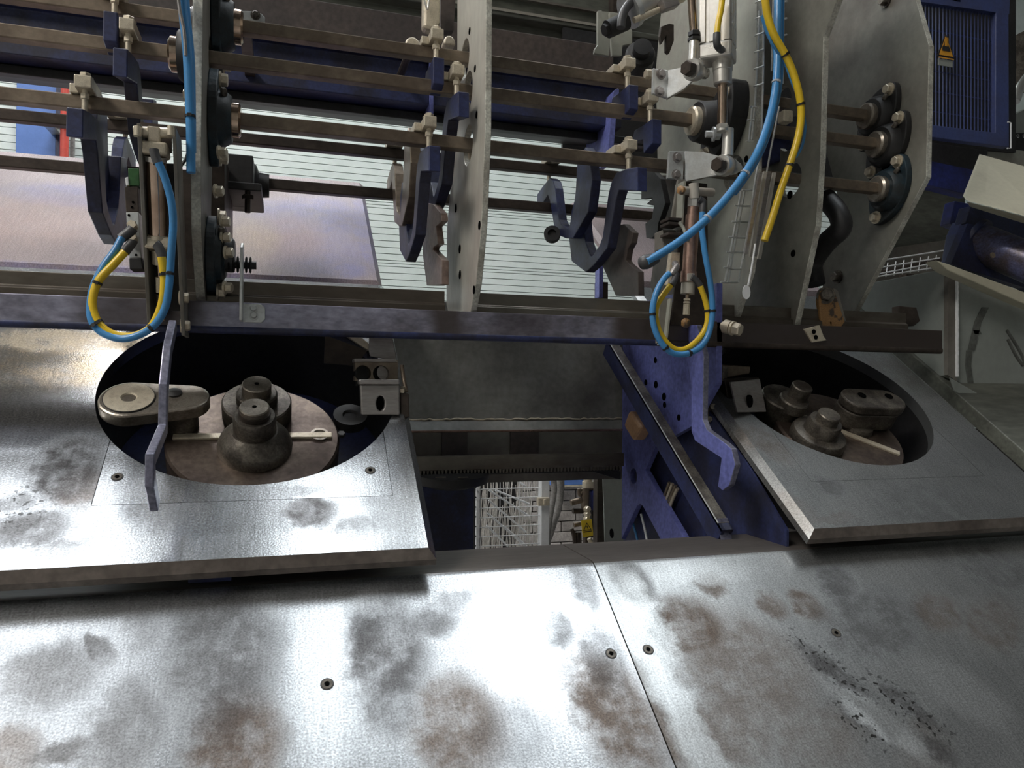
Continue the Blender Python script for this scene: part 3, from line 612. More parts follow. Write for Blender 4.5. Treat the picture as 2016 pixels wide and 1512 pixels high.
def obround(c0, r0, c1, r1, h0, h1, n=24, dom=0):
    (x0, t0), (x1, t1) = c0, c1; d = sqrt((x1-x0)**2+(t1-t0)**2); a = atan2(t1-t0, x1-x0); g = math.acos((r0-r1)/d)
    pts = [(x0+r0*cos(a+g+(2*pi-2*g)*k/n), t0+r0*sin(a+g+(2*pi-2*g)*k/n)) for k in range(n+1)]
    pts += [(x1+r1*cos(a-g+2*g*k/n), t1+r1*sin(a-g+2*g*k/n)) for k in range(n+1)]
    return B().prism([T(x, t, h0) for x, t in pts], TN*(h1-h0))
h = .02; c0, c1 = xt(254, 783, h), xt(372, 779, h)
e = thing('bending_link', T(c0[0], c0[1], -.03), 'oblong steel bending arm with bright round bushing, at the left rim of the left opening', 'arm')
obj('arm_plate', obround(c0, .0385, c1, .027, h-.021, h), M['pin'], e, bev=.003)
obj('bushing', B().lathe(T(c0[0], c0[1], h-.01), TN, [(.0315, 0), (.0315, .0112), (.0105, .0112), (.0088, .0095), (.0085, .002)], 40), M['cream'], e, smooth=32)
obj('bushing_ring', B().lathe(T(c0[0], c0[1], h-.01), TN, [(.0325, 0), (.0325, .0104), (.0316, .0104), (.0316, 0)], 40, caps=False), M['black'], e)
obj('bore', B().lathe(T(c0[0], c0[1], h-.009), TN, [(.0084, 0), (.0084, .0014)], 20), M['void'], e)
u = xt(343, 773, h); b = B().lathe(T(u[0], u[1], h), TN, [(.010, 0), (.010, .0012), (.005, .0030)], 20); obj('greasy_screw', b, M['black'], e, smooth=40)
u = xt(356, 838, DH); obj('foot', B().lathe(T(u[0], u[1], DH), TN, [(.024, 0), (.024, .03)], 32), M['cast'], e, smooth=32)
h = .03; c0, c1 = xt(1752, 785, h), xt(1690, 782, h)
e = thing('bending_link', T(c0[0], c0[1], -.05), 'dark oblong arm with two bores in the right opening', 'arm')
obj('arm_plate', obround(c0, .030, c1, .030, h-.018, h), M['cast'], e, bev=.003)
obj('arm_body', obround(c0, .027, c1, .029, h-.055, h-.018), M['cast'], e, bev=.003)
for x, y in ((1750, 780), (1697, 778)): u = xt(x, y, h); obj('bore', B().lathe(T(u[0], u[1], h), TN, [(.0078, 0), (.0078, .0008)], 20), M['void'], e)
u = xt(1712, 830, h-.03); obj('foot', B().lathe(T(u[0], u[1]+.02, -.09), TN, [(.030, 0), (.033, .05), (.028, .07)], 32), M['cast'], e, smooth=32)

# ------------------------------------------------------------------ clamp jaws at the table edges
JY = 1.18
e = thing('clamp_jaw', aY(748, 818, JY), 'grey clamp jaw with oval slot and two-arched block at the right of the left opening', 'clamp')
j = obj('jaw_plate', B().prism([aY(709, 757, JY), aY(787, 757, JY), aY(787.5, 817, JY-.004), aY(711.5, 817, JY-.004)], (0, .014, 0)), M['brushed'], e, bev=.002)
hc = aY(749, 794, JY); cut(j, [B().prism([hc+V((.0066*cos(2*pi*k/24), -.05, .0118*sin(2*pi*k/24))) for k in range(24)], (0, .1, 0))])
for m_ in (): pass
b = B(); q0 = aY(749, 794, JY+.010); b.lathe(q0, (0, 1, 0), [(.011, 0), (.011, .004)], 20); obj('slot_back', b, M['void'], e)
obj('jaw_lip', B().prism([aY(707, 747, JY-.006), aY(787, 747, JY-.006), aY(787, 757, JY-.006), aY(707, 757, JY-.006)], (0, .03, 0)), M['brushed'], e, bev=.002)
vb = obj('arched_block', B().prism([aY(699, 709, JY+.045), aY(783, 709, JY+.045), aY(783, 750, JY+.045), aY(699, 750, JY+.045)], (0, .03, 0)), M['rod'], e, bev=.0015)
cut(vb, [B().lathe(aY(x, 734, JY+.0), (0, 1, .0), [(.0125, 0), (.0125, .2)], 28) for x in (720, 757)])
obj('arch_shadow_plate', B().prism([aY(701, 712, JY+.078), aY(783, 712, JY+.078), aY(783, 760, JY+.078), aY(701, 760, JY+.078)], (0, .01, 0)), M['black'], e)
obj('top_cap', B().prism([aY(697, 706, JY+.04), aY(776, 706, JY+.04), aY(783, 713, JY+.04), aY(697, 713, JY+.04)], (0, .035, 0)), M['brushed'], e, bev=.001)
p = aY(757, 733, JY+.062); obj('dowel', B().cyl(p, p+V((0, .012, 0)), .012, 20), M['brushed'], e, smooth=40)
obj('latch', B().tube([aY(791, 718, JY+.03), aY(793, 735, JY+.03), aY(796, 752, JY+.02), aY(800, 772, JY+.015)], .0035, 8), M['rod'], e, smooth=60)
obj('latch_bolt', B().hexa(aY(789, 768, JY+.01), (1, -.3, 0), .006, .006), M['cream'], e)
obj('side_block', B().prism([aY(788, 770, JY+.005), aY(805, 775, JY+.005), aY(807, 822, JY+.005), aY(789, 822, JY+.005)], (0, .03, 0)), M['rod_dark'], e, bev=.002)
e = thing('chip_guard', aY(750, 710, 1.305), 'folded brown sheet guard above the left clamp jaw', 'guard')
obj('fold', B().prism([aY(727, 640, 1.265), aY(768, 640, 1.265), aY(780, 700, 1.265), aY(778, 710, 1.265), aY(729, 702, 1.265), aY(726, 690, 1.265)], (0, .004, 0)), M['brushed'], e, bev=.001)
b = B()
for k, dz in enumerate((0, .006)): b.prism([aY(640, 640, 1.285)+V((0, 0, dz)), aY(668, 652, 1.285)+V((0, 0, dz)), aY(726, 690, 1.28)+V((0, 0, dz)), aY(727, 684, 1.28)+V((0, 0, dz)), aY(690, 655, 1.285)+V((0, 0, dz)), aY(670, 640, 1.285)+V((0, 0, dz))], (0, .02, 0))
obj('rib', b, M['cream'], e)
obj('web', B().prism([aY(640, 660, 1.335), aY(724, 690, 1.335), aY(700, 720, 1.335), aY(638, 715, 1.335)], (0, .006, 0)), M['rod_dark'], e)
# right jaw
e = thing('clamp_jaw', aY(1478, 812, 1.159), 'tilted grey clamp jaw with oval slot left of the right opening', 'clamp')
j = obj('jaw_plate', B().prism([aY(1438, 752, 1.180), aY(1496, 746, 1.201), aY(1509, 811, 1.191), aY(1452, 812, 1.170)], (.003, .010, 0)), M['brushed'], e, bev=.0015)
sc_ = aY(1477, 790, 1.179); obj('slot', B().prism([sc_+V((.0062*cos(2*pi*k/24), 0, .0118*sin(2*pi*k/24))) for k in range(24)], (0, .012, 0)), M['void'], e)
obj('jaw_body', B().prism([aY(1425, 745, 1.222), aY(1495, 742, 1.222), aY(1500, 800, 1.222), aY(1440, 820, 1.222)], (0, .05, 0)), M['rod_dark'], e, bev=.002)
obj('arched_top', B().prism([aY(1385, 716, 1.254), aY(1415, 717, 1.254), aY(1478, 721, 1.254), aY(1476, 736, 1.254), aY(1440, 742, 1.254), aY(1400, 750, 1.254)], (0, .04, 0)), M['rod'], e, bev=.002)
for x in (1402, 1424): obj('roller', B().cyl(aY(x, 722, 1.233), aY(x-3, 750, 1.233), .009, 16), M['cast'], e, smooth=40)
obj('jaw_stem', B().prism([aY(1392, 752, 1.233), aY(1432, 790, 1.233), aY(1418, 815, 1.233), aY(1395, 830, 1.233)], (0, .03, 0)), M['rod_dark'], e, bev=.002)
for x, y in ((1403, 800), (1396, 825)): p = aY(x, y, 1.228); obj('bolt', B().hexa(p, (-.4, -1, 0), .006, .005), M['cast'], e)
LS = 1.0
# ------------------------------------------------------------------ side plates, bars, beams
def P3(X, Y, Z): return V((X, Y, EYE.z+Z))
RODS = {'1': (1.23, .582), '2': (1.205, .516), '3': (1.20, .4245), 'B1': (1.50, .4925), 'B2': (1.50, .4095)}   # Y centre-front, Z of the top edge
RS = .0202
def rodc(k): Y, Z = RODS[k]; return (Y+RS/2, Z-RS/2)
def splate(name, label, X, th, yz, m, holes=(), small=(), edge='edge'):
    o = obj(name, B().prism([P3(X, y, z) for y, z in yz], (th, 0, 0)), M[m], bev=.0012)
    tag(o, label, 'side plate')
    cs = [B().lathe(P3(X-.05, y, z), EX, [(r, 0), (r, .1)], 32) for y, z, r in holes]
    if cs: cut(o, cs)
    o.data.materials.append(M[edge])             # flame-cut front edge shows a paler face
    for p in o.data.polygons:
        if abs(p.normal.x) < .2 and p.normal.y < -.15: p.material_index = 1
    for y, z, r in small:
        obj('bolt_hole', B().lathe(P3(X-.0006, y, z), EX, [(r, 0), (r, .0008)], 16), M['void'], o)
    return o
rh = [(rodc(k)[0], rodc(k)[1], .033) for k in ('1', '2', '3')]
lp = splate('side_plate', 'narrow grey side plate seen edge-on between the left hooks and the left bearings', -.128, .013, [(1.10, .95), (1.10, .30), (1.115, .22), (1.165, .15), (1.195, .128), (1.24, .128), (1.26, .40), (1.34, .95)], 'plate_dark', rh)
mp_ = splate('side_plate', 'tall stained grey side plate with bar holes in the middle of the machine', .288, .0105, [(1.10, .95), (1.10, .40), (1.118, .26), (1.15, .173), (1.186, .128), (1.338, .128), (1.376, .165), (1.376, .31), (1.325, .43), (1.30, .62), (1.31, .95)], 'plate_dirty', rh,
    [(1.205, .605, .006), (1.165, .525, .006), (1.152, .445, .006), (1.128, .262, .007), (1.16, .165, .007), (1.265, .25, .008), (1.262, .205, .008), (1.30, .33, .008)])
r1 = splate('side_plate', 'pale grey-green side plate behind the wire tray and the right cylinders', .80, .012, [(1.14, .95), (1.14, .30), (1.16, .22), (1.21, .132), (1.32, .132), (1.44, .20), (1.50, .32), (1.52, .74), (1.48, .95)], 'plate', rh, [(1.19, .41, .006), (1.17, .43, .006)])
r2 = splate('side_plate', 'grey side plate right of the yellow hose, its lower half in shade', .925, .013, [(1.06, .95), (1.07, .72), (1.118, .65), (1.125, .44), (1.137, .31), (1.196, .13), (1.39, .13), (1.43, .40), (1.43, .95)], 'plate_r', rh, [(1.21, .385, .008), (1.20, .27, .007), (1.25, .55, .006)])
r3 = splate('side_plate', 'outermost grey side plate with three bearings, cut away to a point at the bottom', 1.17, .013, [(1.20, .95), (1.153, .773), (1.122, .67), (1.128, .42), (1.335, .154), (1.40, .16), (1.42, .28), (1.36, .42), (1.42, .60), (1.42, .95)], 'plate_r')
for k, lab in (('1', 'uppermost front square steel bar running through the side plates'), ('2', 'middle front square steel bar running through the side plates'), ('3', 'lowest front square steel bar, the one carrying the lower hooks'),
               ('B1', 'dark rear square bar just under the lowest front bar'), ('B2', 'dark rear square bar crossing in front of the siding, lowest of all bars')):
    Y, Z = RODS[k]; x1 = 1.165 if k in '123' else .82
    tag(obj('square_bar', B().box(P3(-1.3, Y, Z-RS), P3(x1, Y+RS, Z)), M['rod' if k in '123' else 'rod_dark'], bev=.0018), lab, 'bar')
# lower front beam and the rail behind it
bt, bb = .131, .0865
b = B().prism([P3(-1.3, 1.17, bt), P3(-1.3, 1.17, bb+.006), P3(-1.3, 1.176, bb), P3(-1.3, 1.196, bb), P3(-1.3, 1.196, bb+.006), P3(-1.3, 1.178, bb+.008), P3(-1.3, 1.178, bt)], (2.555, 0, 0))
bm_ = tag(obj('cross_beam', b, M['beam'], bev=.0015), 'worn blue steel beam running right across in front of the bending tables', 'beam')
obj('lower_lip', B().tube([P3(-1.3, 1.175, bb+.004), P3(.62, 1.175, bb+.004)], .0065, 14, 0), M['navy'], bm_, smooth=50)
obj('lower_lip', B().tube([P3(.62, 1.175, bb+.004), P3(1.255, 1.175, bb+.004)], .0065, 14, 0), M['rod_dark'], bm_, smooth=50)
xg0 = aY(877, 590, 1.2).x
for xa, xb, lab in ((-1.3, xg0, 'greasy brown steel guide rail behind the blue beam, left length up to the middle plate'), (.2995, 1.2, 'greasy brown steel guide rail behind the blue beam, length right of the middle plate')):
    b = B().prism([P3(xa, 1.20, bt), P3(xa, 1.20, bt+.012), P3(xa, 1.206, bt+.016), P3(xa, 1.206, bt+.036), P3(xa, 1.26, bt+.040), P3(xa, 1.26, bt-.01), P3(xa, 1.2, bt-.01)], (xb-xa, 0, 0))
    tag(obj('guide_rail', b, M['rail'], bev=.001), lab, 'rail')
# blue upper beams behind the bars
def xbeam(name, label, m, x0, x1, prof, cat='beam', bev=.002):
    return tag(obj(name, B().prism([P3(x0, y, z) for y, z in prof], (x1-x0, 0, 0)), M[m], bev=bev), label, cat)
xe = aY(843, 122, 1.6).x
bl = xbeam('carriage_beam', 'navy blue carriage beam behind the left bars, ending beside the middle plate', 'navy', -1.4, xe, [(1.6, .722), (1.58, .728), (1.58, .724), (1.604, .716), (1.604, .66), (1.585, .652), (1.585, .622), (1.70, .622), (1.70, .722)])
obj('top_lip', B().prism([P3(-1.4, 1.578, .729), P3(-1.4, 1.578, .7245), P3(-1.4, 1.60, .7245), P3(-1.4, 1.60, .729)], (xe+1.4, 0, 0)), M['zinc'], bl)
obj('end_plate', B().prism([P3(xe, 1.56, .729), P3(xe, 1.575, .70), P3(xe, 1.575, .56), P3(xe, 1.59, .54), P3(xe, 1.72, .54), P3(xe, 1.72, .729)], (.008, 0, 0)), M['blue'], bl, bev=.001)
xr0, xr1 = aY(938, 140, 1.6).x, aY(1219, 172, 1.6).x
br = xbeam('carriage_beam', 'navy blue carriage beam behind the bars between the middle plate and the right hooks', 'navy', xr0-.1, xr1, [(1.6, .722), (1.58, .728), (1.58, .724), (1.604, .716), (1.604, .66), (1.585, .652), (1.585, .622), (1.70, .622), (1.70, .722)])
obj('top_lip', B().prism([P3(xr0, 1.578, .729), P3(xr0, 1.578, .7245), P3(xr0, 1.60, .7245), P3(xr0, 1.60, .729)], (xr1-xr0, 0, 0)), M['zinc'], br)
a = [(1219, 172), (1209, 178), (1203, 200), (1201, 240), (1196, 320), (1206, 322), (1213, 236), (1219, 205)]
obj('end_plate', B().prism([aY(x, y, 1.56) for x, y in a], (0, .14, 0)), M['blue'], br, bev=.001)
xbeam('lower_beam', 'black beam under the navy carriage beam, its underside just above the siding', 'black', -1.4, .86, [(1.63, .62), (1.63, .602), (1.66, .606), (1.75, .628), (1.75, .64), (1.71, .64), (1.71, .62)])
for x in (440, 690, 1010): pass
xbeam('cross_tube', 'dark brown tube high up behind the uppermost bar', 'brown_dark', -1.4, .80, [(1.75, .895), (1.75, .80), (1.85, .80), (1.85, .895)], 'tube')
gb = xbeam('upper_channel', 'dark grey-green channel beam with pale flange at the very top', 'greenbeam', -.3, 1.16, [(1.80, 1.10), (1.80, .965), (1.77, .955), (1.77, .94), (1.79, .93), (1.79, .905), (1.95, .905), (1.95, 1.10)])
obj('flange_edge', B().prism([P3(-.3, 1.768, .957), P3(-.3, 1.768, .950), P3(-.3, 1.79, .950), P3(-.3, 1.79, .962)], (1.1, 0, 0)), M['plate'], gb)
obj('flange_edge', B().prism([P3(-.3, 1.79, 1.005), P3(-.3, 1.79, 1.000), P3(-.3, 1.80, 1.000), P3(-.3, 1.80, 1.005)], (1.1, 0, 0)), M['plate_dark'], gb)

# ------------------------------------------------------------------ gripper hooks
HX = .543
zz = lambda a, b_: (1020+.205*a, 290+.205*b_)
hook_px = [(1045, 180), (950, 195), (850, 232), (800, 330), (772, 450), (720, 850), (690, 935), (622, 1040), (602, 1028), (560, 900), (545, 760), (535, 560), (532, 480), (462, 480), (430, 600), (403, 850), (430, 1090), (562, 1195), (640, 1125), (765, 960), (845, 500), (872, 402), (1045, 408)]
hyz = []
for q in hook_px:
    p = aX(*zz(*q), HX); hyz.append((p.y-1.20, p.z-EYE.z-.4245))
short_yz = [(-.042, -.0365), (-.006, -.0365), (.028, -.034), (.034, -.044), (.030, -.056), (-.006, -.062), (-.010, -.088), (-.042, -.080)]
def hook(rod, px_, name_label, group, first, W=.0185, flip=False, m='navy', sc=1.0, yz=None):
    Y, Z = RODS[rod]; s = -1 if flip else 1
    yf = Y-.022 if not flip else Y+RS+.022
    c = aY(px_[0], px_[1], yf-.006*s); X = c.x
    if first is not None: return dup(first, P3(X, Y, Z)-first.location, name_label, group)
    e = thing('gripper_hook', P3(X, Y, Z), name_label, 'hook', group)
    cy_ = lambda d: (Y+d if not flip else Y+RS-d)
    b = B().box(P3(X-W*.55, min(cy_(-.030), cy_(.030)), Z+.0005), P3(X+W*.55, max(cy_(-.030), cy_(.030)), Z+.0175))
    b.box(P3(X-W*.55-.012, min(cy_(-.004), cy_(.034)), Z+.0005), P3(X-W*.55, max(cy_(-.004), cy_(.034)), Z+.014))
    obj('clamp_block', b, M['cream'], e, bev=.0015)
    b = B().bolt(P3(X, cy_(-.016), Z+.0175), (0, 0, 1), .0078, .0075); obj('clamp_bolt', b, M['cream'], e, smooth=25)
    b = B().bolt(P3(X-.001, cy_(.018), Z+.0175), (0, 0, 1), .0065, .005); obj('clamp_bolt', b, M['cream'], e, smooth=25)
    b = B().cyl(P3(X, cy_(-.016), Z+.004), P3(X, cy_(-.016), Z-.037), .0042, 14); b.hexa(P3(X, cy_(-.016), Z-.012), (0, 0, 1), .0062, .008); obj('stud', b, M['cream'], e, smooth=30)
    pts = [P3(X-W/2, cy_(dy), Z+dz) for dy, dz in (yz or [(a_*sc if a_ > 0 else a_, b_*sc if b_ < -.09 else b_) for a_, b_ in hyz])]
    obj('hook_arm', B().prism(pts, (W, 0, 0)), M[m], e, bev=.0015)
    return e
G = 'blue gripper hooks clamped on the front bars'
h0 = hook('3', (163, 190), 'gripper hook on the lowest front bar at the far left', G, None, W=.0205)
hook('2', (249, 80), 'gripper hook on the middle front bar, left of the narrow side plate', G, None, sc=.8)
hs = hook('1', (222, 2), 'gripper hook on the uppermost bar at the left, clamp cut off by the picture', G, None, yz=short_yz)
h1 = hook('3', (847, 270), 'gripper hook on the lowest front bar, beside the stained middle plate', G, None)
hook('1', (861, 100), 'gripper hook on the uppermost bar, just left of the middle plate', G, hs)
hook('2', (902, 175), 'gripper hook on the middle front bar, closest to the middle plate', G, h1)
hook('3', (1244, 300), 'wide gripper hook on the lowest front bar, left of the right lever clamp', G, h1)
hook('1', (1241, 150), 'gripper hook on the uppermost bar, left of the upper lever', G, hs)
hook('2', (1286, 215), 'gripper hook on the middle front bar, right beside the teal bearing', G, hs)
G2 = 'rear hooks on the dark bars'
hb = hook('B1', (1077, 335), 'dark blue rear hook hanging behind the wide right hook', G2, None, flip=True, m='navy')
hook('B1', (232, 270), 'dark blue rear hook behind the far left hook', G2, hb)
hb2 = hook('B1', (776, 292), 'brown rusty rear hook left of the middle hook', G2, None, flip=True, m='rod')

# ------------------------------------------------------------------ flange bearings
def bearing(X, rod, sgn, tilt, label, YZ=None, m='teal', L=.042, ring='chrome', fl=.072, ft=.014):
    y, z = YZ or rodc(rod)
    e = thing('flange_bearing', P3(X, y, z), label, 'bearing')
    a = radians(tilt); uy, uz = cos(a), sin(a); pts = []
    for k in range(40):                          # lozenge flange in the plate's plane
        t = 2*pi*k/40; ru = fl*cos(t); rv = .044*sin(t)*(1-.35*abs(cos(t))**3)
        pts.append(P3(X, y+ru*uy-rv*uz, z+ru*uz+rv*uy))
    obj('flange', B().prism(pts, (ft*sgn, 0, 0)), M[m], e, bev=.002)
    obj('housing', B().lathe(P3(X, y, z), EX*sgn, [(.044, ft-.002), (.041, ft+.008), (.036, L-.012), (.034, L-.010)], 36), M[m], e, smooth=40)
    obj('inner_ring', B().lathe(P3(X, y, z), EX*sgn, [(.026, L-.014), (.026, L), (.022, L+.003), (.0195, L+.003)], 36), M[ring], e, smooth=30)
    obj('grease_cap', B().lathe(P3(X+.022*sgn, y-.030, z+.026), (0, -.7, .7), [(.005, 0), (.005, .008), (.003, .011)], 10), M['cast'], e, smooth=40)
    for s in (-1, 1):
        obj('bolt', B().bolt(P3(X+ft*sgn, y+s*.057*uy, z+s*.057*uz), EX*sgn, .0095, .012), M['cream'], e, smooth=25)
    return e
bearing(-.115, '3', 1, 100, 'blue-teal flange bearing of the lowest front bar, right of the narrow left plate')
bearing(-.115, '1', 1, 110, 'dark teal flange bearing of the uppermost bar at the left plate, near the top edge')
bearing(-.128, '2', -1, 100, 'dark flange bearing left of the narrow plate, on the middle bar', m='black', ring='chrome')
bearing(.80, '2', -1, 125, 'black greasy flange bearing on the pale right plate at the end of the upper lever', m='black', ring='cream', ft=.035, L=.088, fl=.082)
bearing(1.17, '1', -1, 130, 'topmost of the three dark bearings on the outermost plate', m='black', ring='pin')
bearing(1.17, '2', -1, 130, 'middle one of the three dark bearings on the outermost plate', m='black', ring='pin')
bearing(1.17, '3', -1, 120, 'lowest of the three dark bearings on the outermost plate', m='teal', ring='pin')
bearing(-.115, None, 1, 90, 'dark round bearing low on the narrow left plate, above the beam', YZ=(1.20, .205), m='teal', L=.036, ring='rubber', fl=.058)
# pillow block of the rear bar
e = thing('pillow_block', P3(-.09, 1.40, .36), 'black pillow block holding the rear bar beside the left bearings', 'bearing')
obj('housing', B().lathe(P3(-.12, 1.512, .397), EX, [(.030, 0), (.046, .006), (.046, .05), (.036, .062), (.024, .066), (.022, .085)], 28), M['black'], e, smooth=35)
obj('base', B().box(P3(-.115, 1.38, .352), P3(-.045, 1.55, .366)).box(P3(-.115, 1.40, .366), P3(-.06, 1.52, .42)), M['black'], e, bev=.002)
for y in (1.39,): 
    for x in (-.068,): obj('hanging_bolt', B().cyl(P3(x, y, .352), P3(x, y, .315), .005, 10).hexa(P3(x, y, .338), (0, 0, 1), .010, .008), M['rod_dark'], e)
obj('side_plate', B().prism([aY(404, 290, 1.3), aY(442, 300, 1.3), aY(442, 440, 1.3), aY(404, 440, 1.3)], (0, .2, 0)), M['rod_dark'], e)
for x, y in ((430, 300), (423, 376), (436, 436), (437, 467), (443, 497), (441, 566)):
    tag(obj('hex_bolt', B().bolt(aY(x, y, 1.17), (1, -.25, 0), .0075, .012), M['cream'], smooth=25), 'hex bolt on the narrow left plate, ' + {300: 'highest of the row', 376: 'second from the top', 436: 'third from the top', 467: 'beside the small round bearing top', 497: 'next to the spring', 566: 'lowest, just above the beam'}[y], 'bolt')
tag(obj('back_strut', B().prism([aY(346, 332, 1.24), aY(384, 334, 1.24), aY(386, 568, 1.24), aY(350, 566, 1.24)], (0, .02, 0)), M['rod_dark'], bev=.002), 'flat dark grey strut behind the narrow plate, right of the left air cylinder', 'strut')

# stop bracket bolted on the beam
e = thing('stop_bracket', aY(497, 635, 1.165), 'small zinc bracket with two bolts and a tall flat bar, on the blue beam', 'bracket')
obj('foot', B().prism([aY(478, 597, 1.166), aY(514, 599, 1.166), aY(522, 606, 1.166), aY(522, 628, 1.166), aY(515, 635, 1.166), aY(478, 634, 1.166)], (0, .004, 0)), M['zinc'], e, bev=.0008)
obj('upright', B().prism([aX(479, 634, aY(479, 634, 1.166).x)+V((0, 0, 0)), aY(479, 634, 1.166)+V((0, -.03, 0)), aY(479, 634, 1.166)+V((0, -.03, .105)), aY(479, 634, 1.166)+V((0, -.012, .115)), aY(479, 634, 1.166)+V((0, .0, .105))], (-.004, 0, 0)), M['zinc'], e, bev=.0008)
for x, y in ((499, 608), (500, 622)): obj('bolt', B().bolt(aY(x, y, 1.166), (0, -1, .15), .0048, .007), M['zinc'], e, smooth=25)
p = aY(455, 520, 1.19)
b = B()
for k in range(6): b.lathe(p+EX*(.006*k-.004), EX, [(.011, 0), (.013, .0015), (.011, .003)], 16)
b.cyl(p-EX*.02, p+EX*.036, .006, 12); obj('spring', b, M['black'], e, smooth=40)
# ------------------------------------------------------------------ left air cylinder in its channel
def yl(y): return 1.035+.00025*(y-250)           # the channel leans back a little towards its foot
e = thing('cylinder_bracket', aY(320, 655, 1.13), 'open steel channel bracket carrying the left air cylinder', 'bracket')
for nm, top, bot, side in (('left_cheek', (269, 242), (290, 644), -1), ('right_cheek', (338, 248), (357, 660), 1)):
    a, b_ = aY(*top, yl(top[1])), aY(*bot, yl(bot[1])); dx = .0048
    obj('cheek', B().prism([a, b_, b_+V((0, .05, 0)), a+V((0, .055, -.0))], (dx, 0, 0)), M['plate_dark'], e, bev=.0008)
a, b_ = aY(272, 330, yl(330)+.05), aY(354, 660, yl(660)+.05)
obj('back', B().prism([aY(274, 320, yl(320)+.045), aY(344, 322, yl(320)+.045), aY(357, 640, yl(640)+.045), aY(291, 636, yl(640)+.045)], (0, .004, 0)), M['black'], e)
obj('top_plate', B().prism([aY(276, 240, yl(240)+.03), aY(338, 248, yl(240)+.03), aY(338, 300, yl(240)+.03), aY(276, 300, yl(240)+.03)], (0, .004, 0)), M['rod_dark'], e)
for x, y, d in ((366, 586, 1), (369, 641, 1)): obj('bolt', B().bolt(aY(x-13, y, yl(y)+.01), EX, .0075, .012), M['cream'], e, smooth=25)
e = thing('air_cylinder', aY(318, 600, 1.09), 'slim oily air cylinder hanging in the left channel bracket', 'cylinder')
ya = lambda y: yl(y)+.012
cx = lambda y: 305+(y-270)*.036
def seg(nm, y0, y1, r, m, n=28, r2=None, rr=None): return obj(nm, B().cyl(aY(cx(y0), y0, ya(y0)), aY(cx(y1), y1, ya(y1)), r, n, r2), M[m], e, smooth=35)
a, b_ = aY(263, 259, ya(259)), aY(345, 263, ya(263)); obj('pivot_pin', B().cyl(a, b_, .0068, 20), M['cream'], e, smooth=35)
for x in (271, 337): p = aY(x, 249, ya(249)-.01); obj('pin_collar', B().cyl(p, p-V((0, 0, .012)), .0045, 12), M['cream'], e, smooth=40)
p0, p1 = aY(304, 252, ya(252)), aY(306, 290, ya(290)); obj('clevis', B().obox((p0+p1)/2, EX*.0155, (0, .016, 0), (p0-p1)), M['cream'], e, bev=.002)
p0, p1 = aY(306, 284, ya(290)), aY(307, 309, ya(300)); obj('end_cap', B().obox((p0+p1)/2, EX*.032, (0, .028, 0), (p0-p1)), M['cream'], e, bev=.003)
seg('tube', 308, 470, .0122, 'chrome')
seg('tube_collar', 308, 318, .0135, 'alu'); seg('tube_collar', 462, 470, .0135, 'cream')
p0, p1 = aY(cx(480), 469, ya(480)), aY(cx(480), 493, ya(480)); obj('end_cap', B().obox((p0+p1)/2, EX*.033, (0, .028, 0), (p0-p1)), M['cream'], e, bev=.003)
seg('nose', 493, 520, .0095, 'cream'); seg('rod', 518, 630, .0042, 'chrome'); seg('rod_nut', 545, 575, .0068, 'cream', 6); seg('lower_clevis', 578, 615, .0075, 'rod_dark')
def fitting(path, r, parent, Y, m='rubber'):
    pts = [aY(x, y, Y) for x, y in path]
    return obj('push_fitting', B().tube(pts, r, 14, 4), M[m], parent, smooth=45)
fitting([(303, 294), (304, 301), (308, 314), (311, 322)], .0058, e, 1.025)
fitting([(307, 480), (311, 484), (317, 497), (320, 508)], .0062, e, 1.072)
# valve block at the left of the channel
e = thing('valve_block', aY(262, 530, 1.13), 'pale grey valve block with black ends fixed left of the channel bracket', 'valve')
for nm, pts, m in (('body', [(248, 418), (273, 417), (278, 507), (254, 508)], 'zinc'), ('upper_cap', [(245, 367), (272, 367), (273, 417), (248, 418)], 'rod_dark'), ('lower_cap', [(254, 508), (278, 507), (281, 529), (255, 530)], 'black'), ('coil', [(252, 331), (274, 332), (275, 366), (253, 365)], 'green')):
    obj(nm, B().prism([aY(x, y, 1.13) for x, y in pts], (0, .03, 0)), M[m], e, bev=.001)
obj('white_terminal', B().prism([aY(246, 350, 1.128), aY(252, 348, 1.128), aY(254, 364, 1.128), aY(248, 366, 1.128)], (0, .01, 0)), M['white'], e, bev=.0008)
for x, y in ((254, 424), (268, 502), (262, 398), (260, 408)): obj('screw_hole', B().lathe(aY(x, y, 1.1295), (0, -1, 0), [(.0018, 0), (.0018, .0006)], 10), M['void'], e)
for (x, y) in ((262, 448), (262, 472)): obj('port_nut', B().hexa(aY(x, y, 1.13), (0, -1, .2), .0068, .012), M['cream'], e, smooth=25)
fitting([(262, 449), (258, 454), (248, 462), (238, 470)], .0066, e, 1.105); fitting([(262, 473), (260, 478), (251, 489), (245, 498)], .0062, e, 1.105)
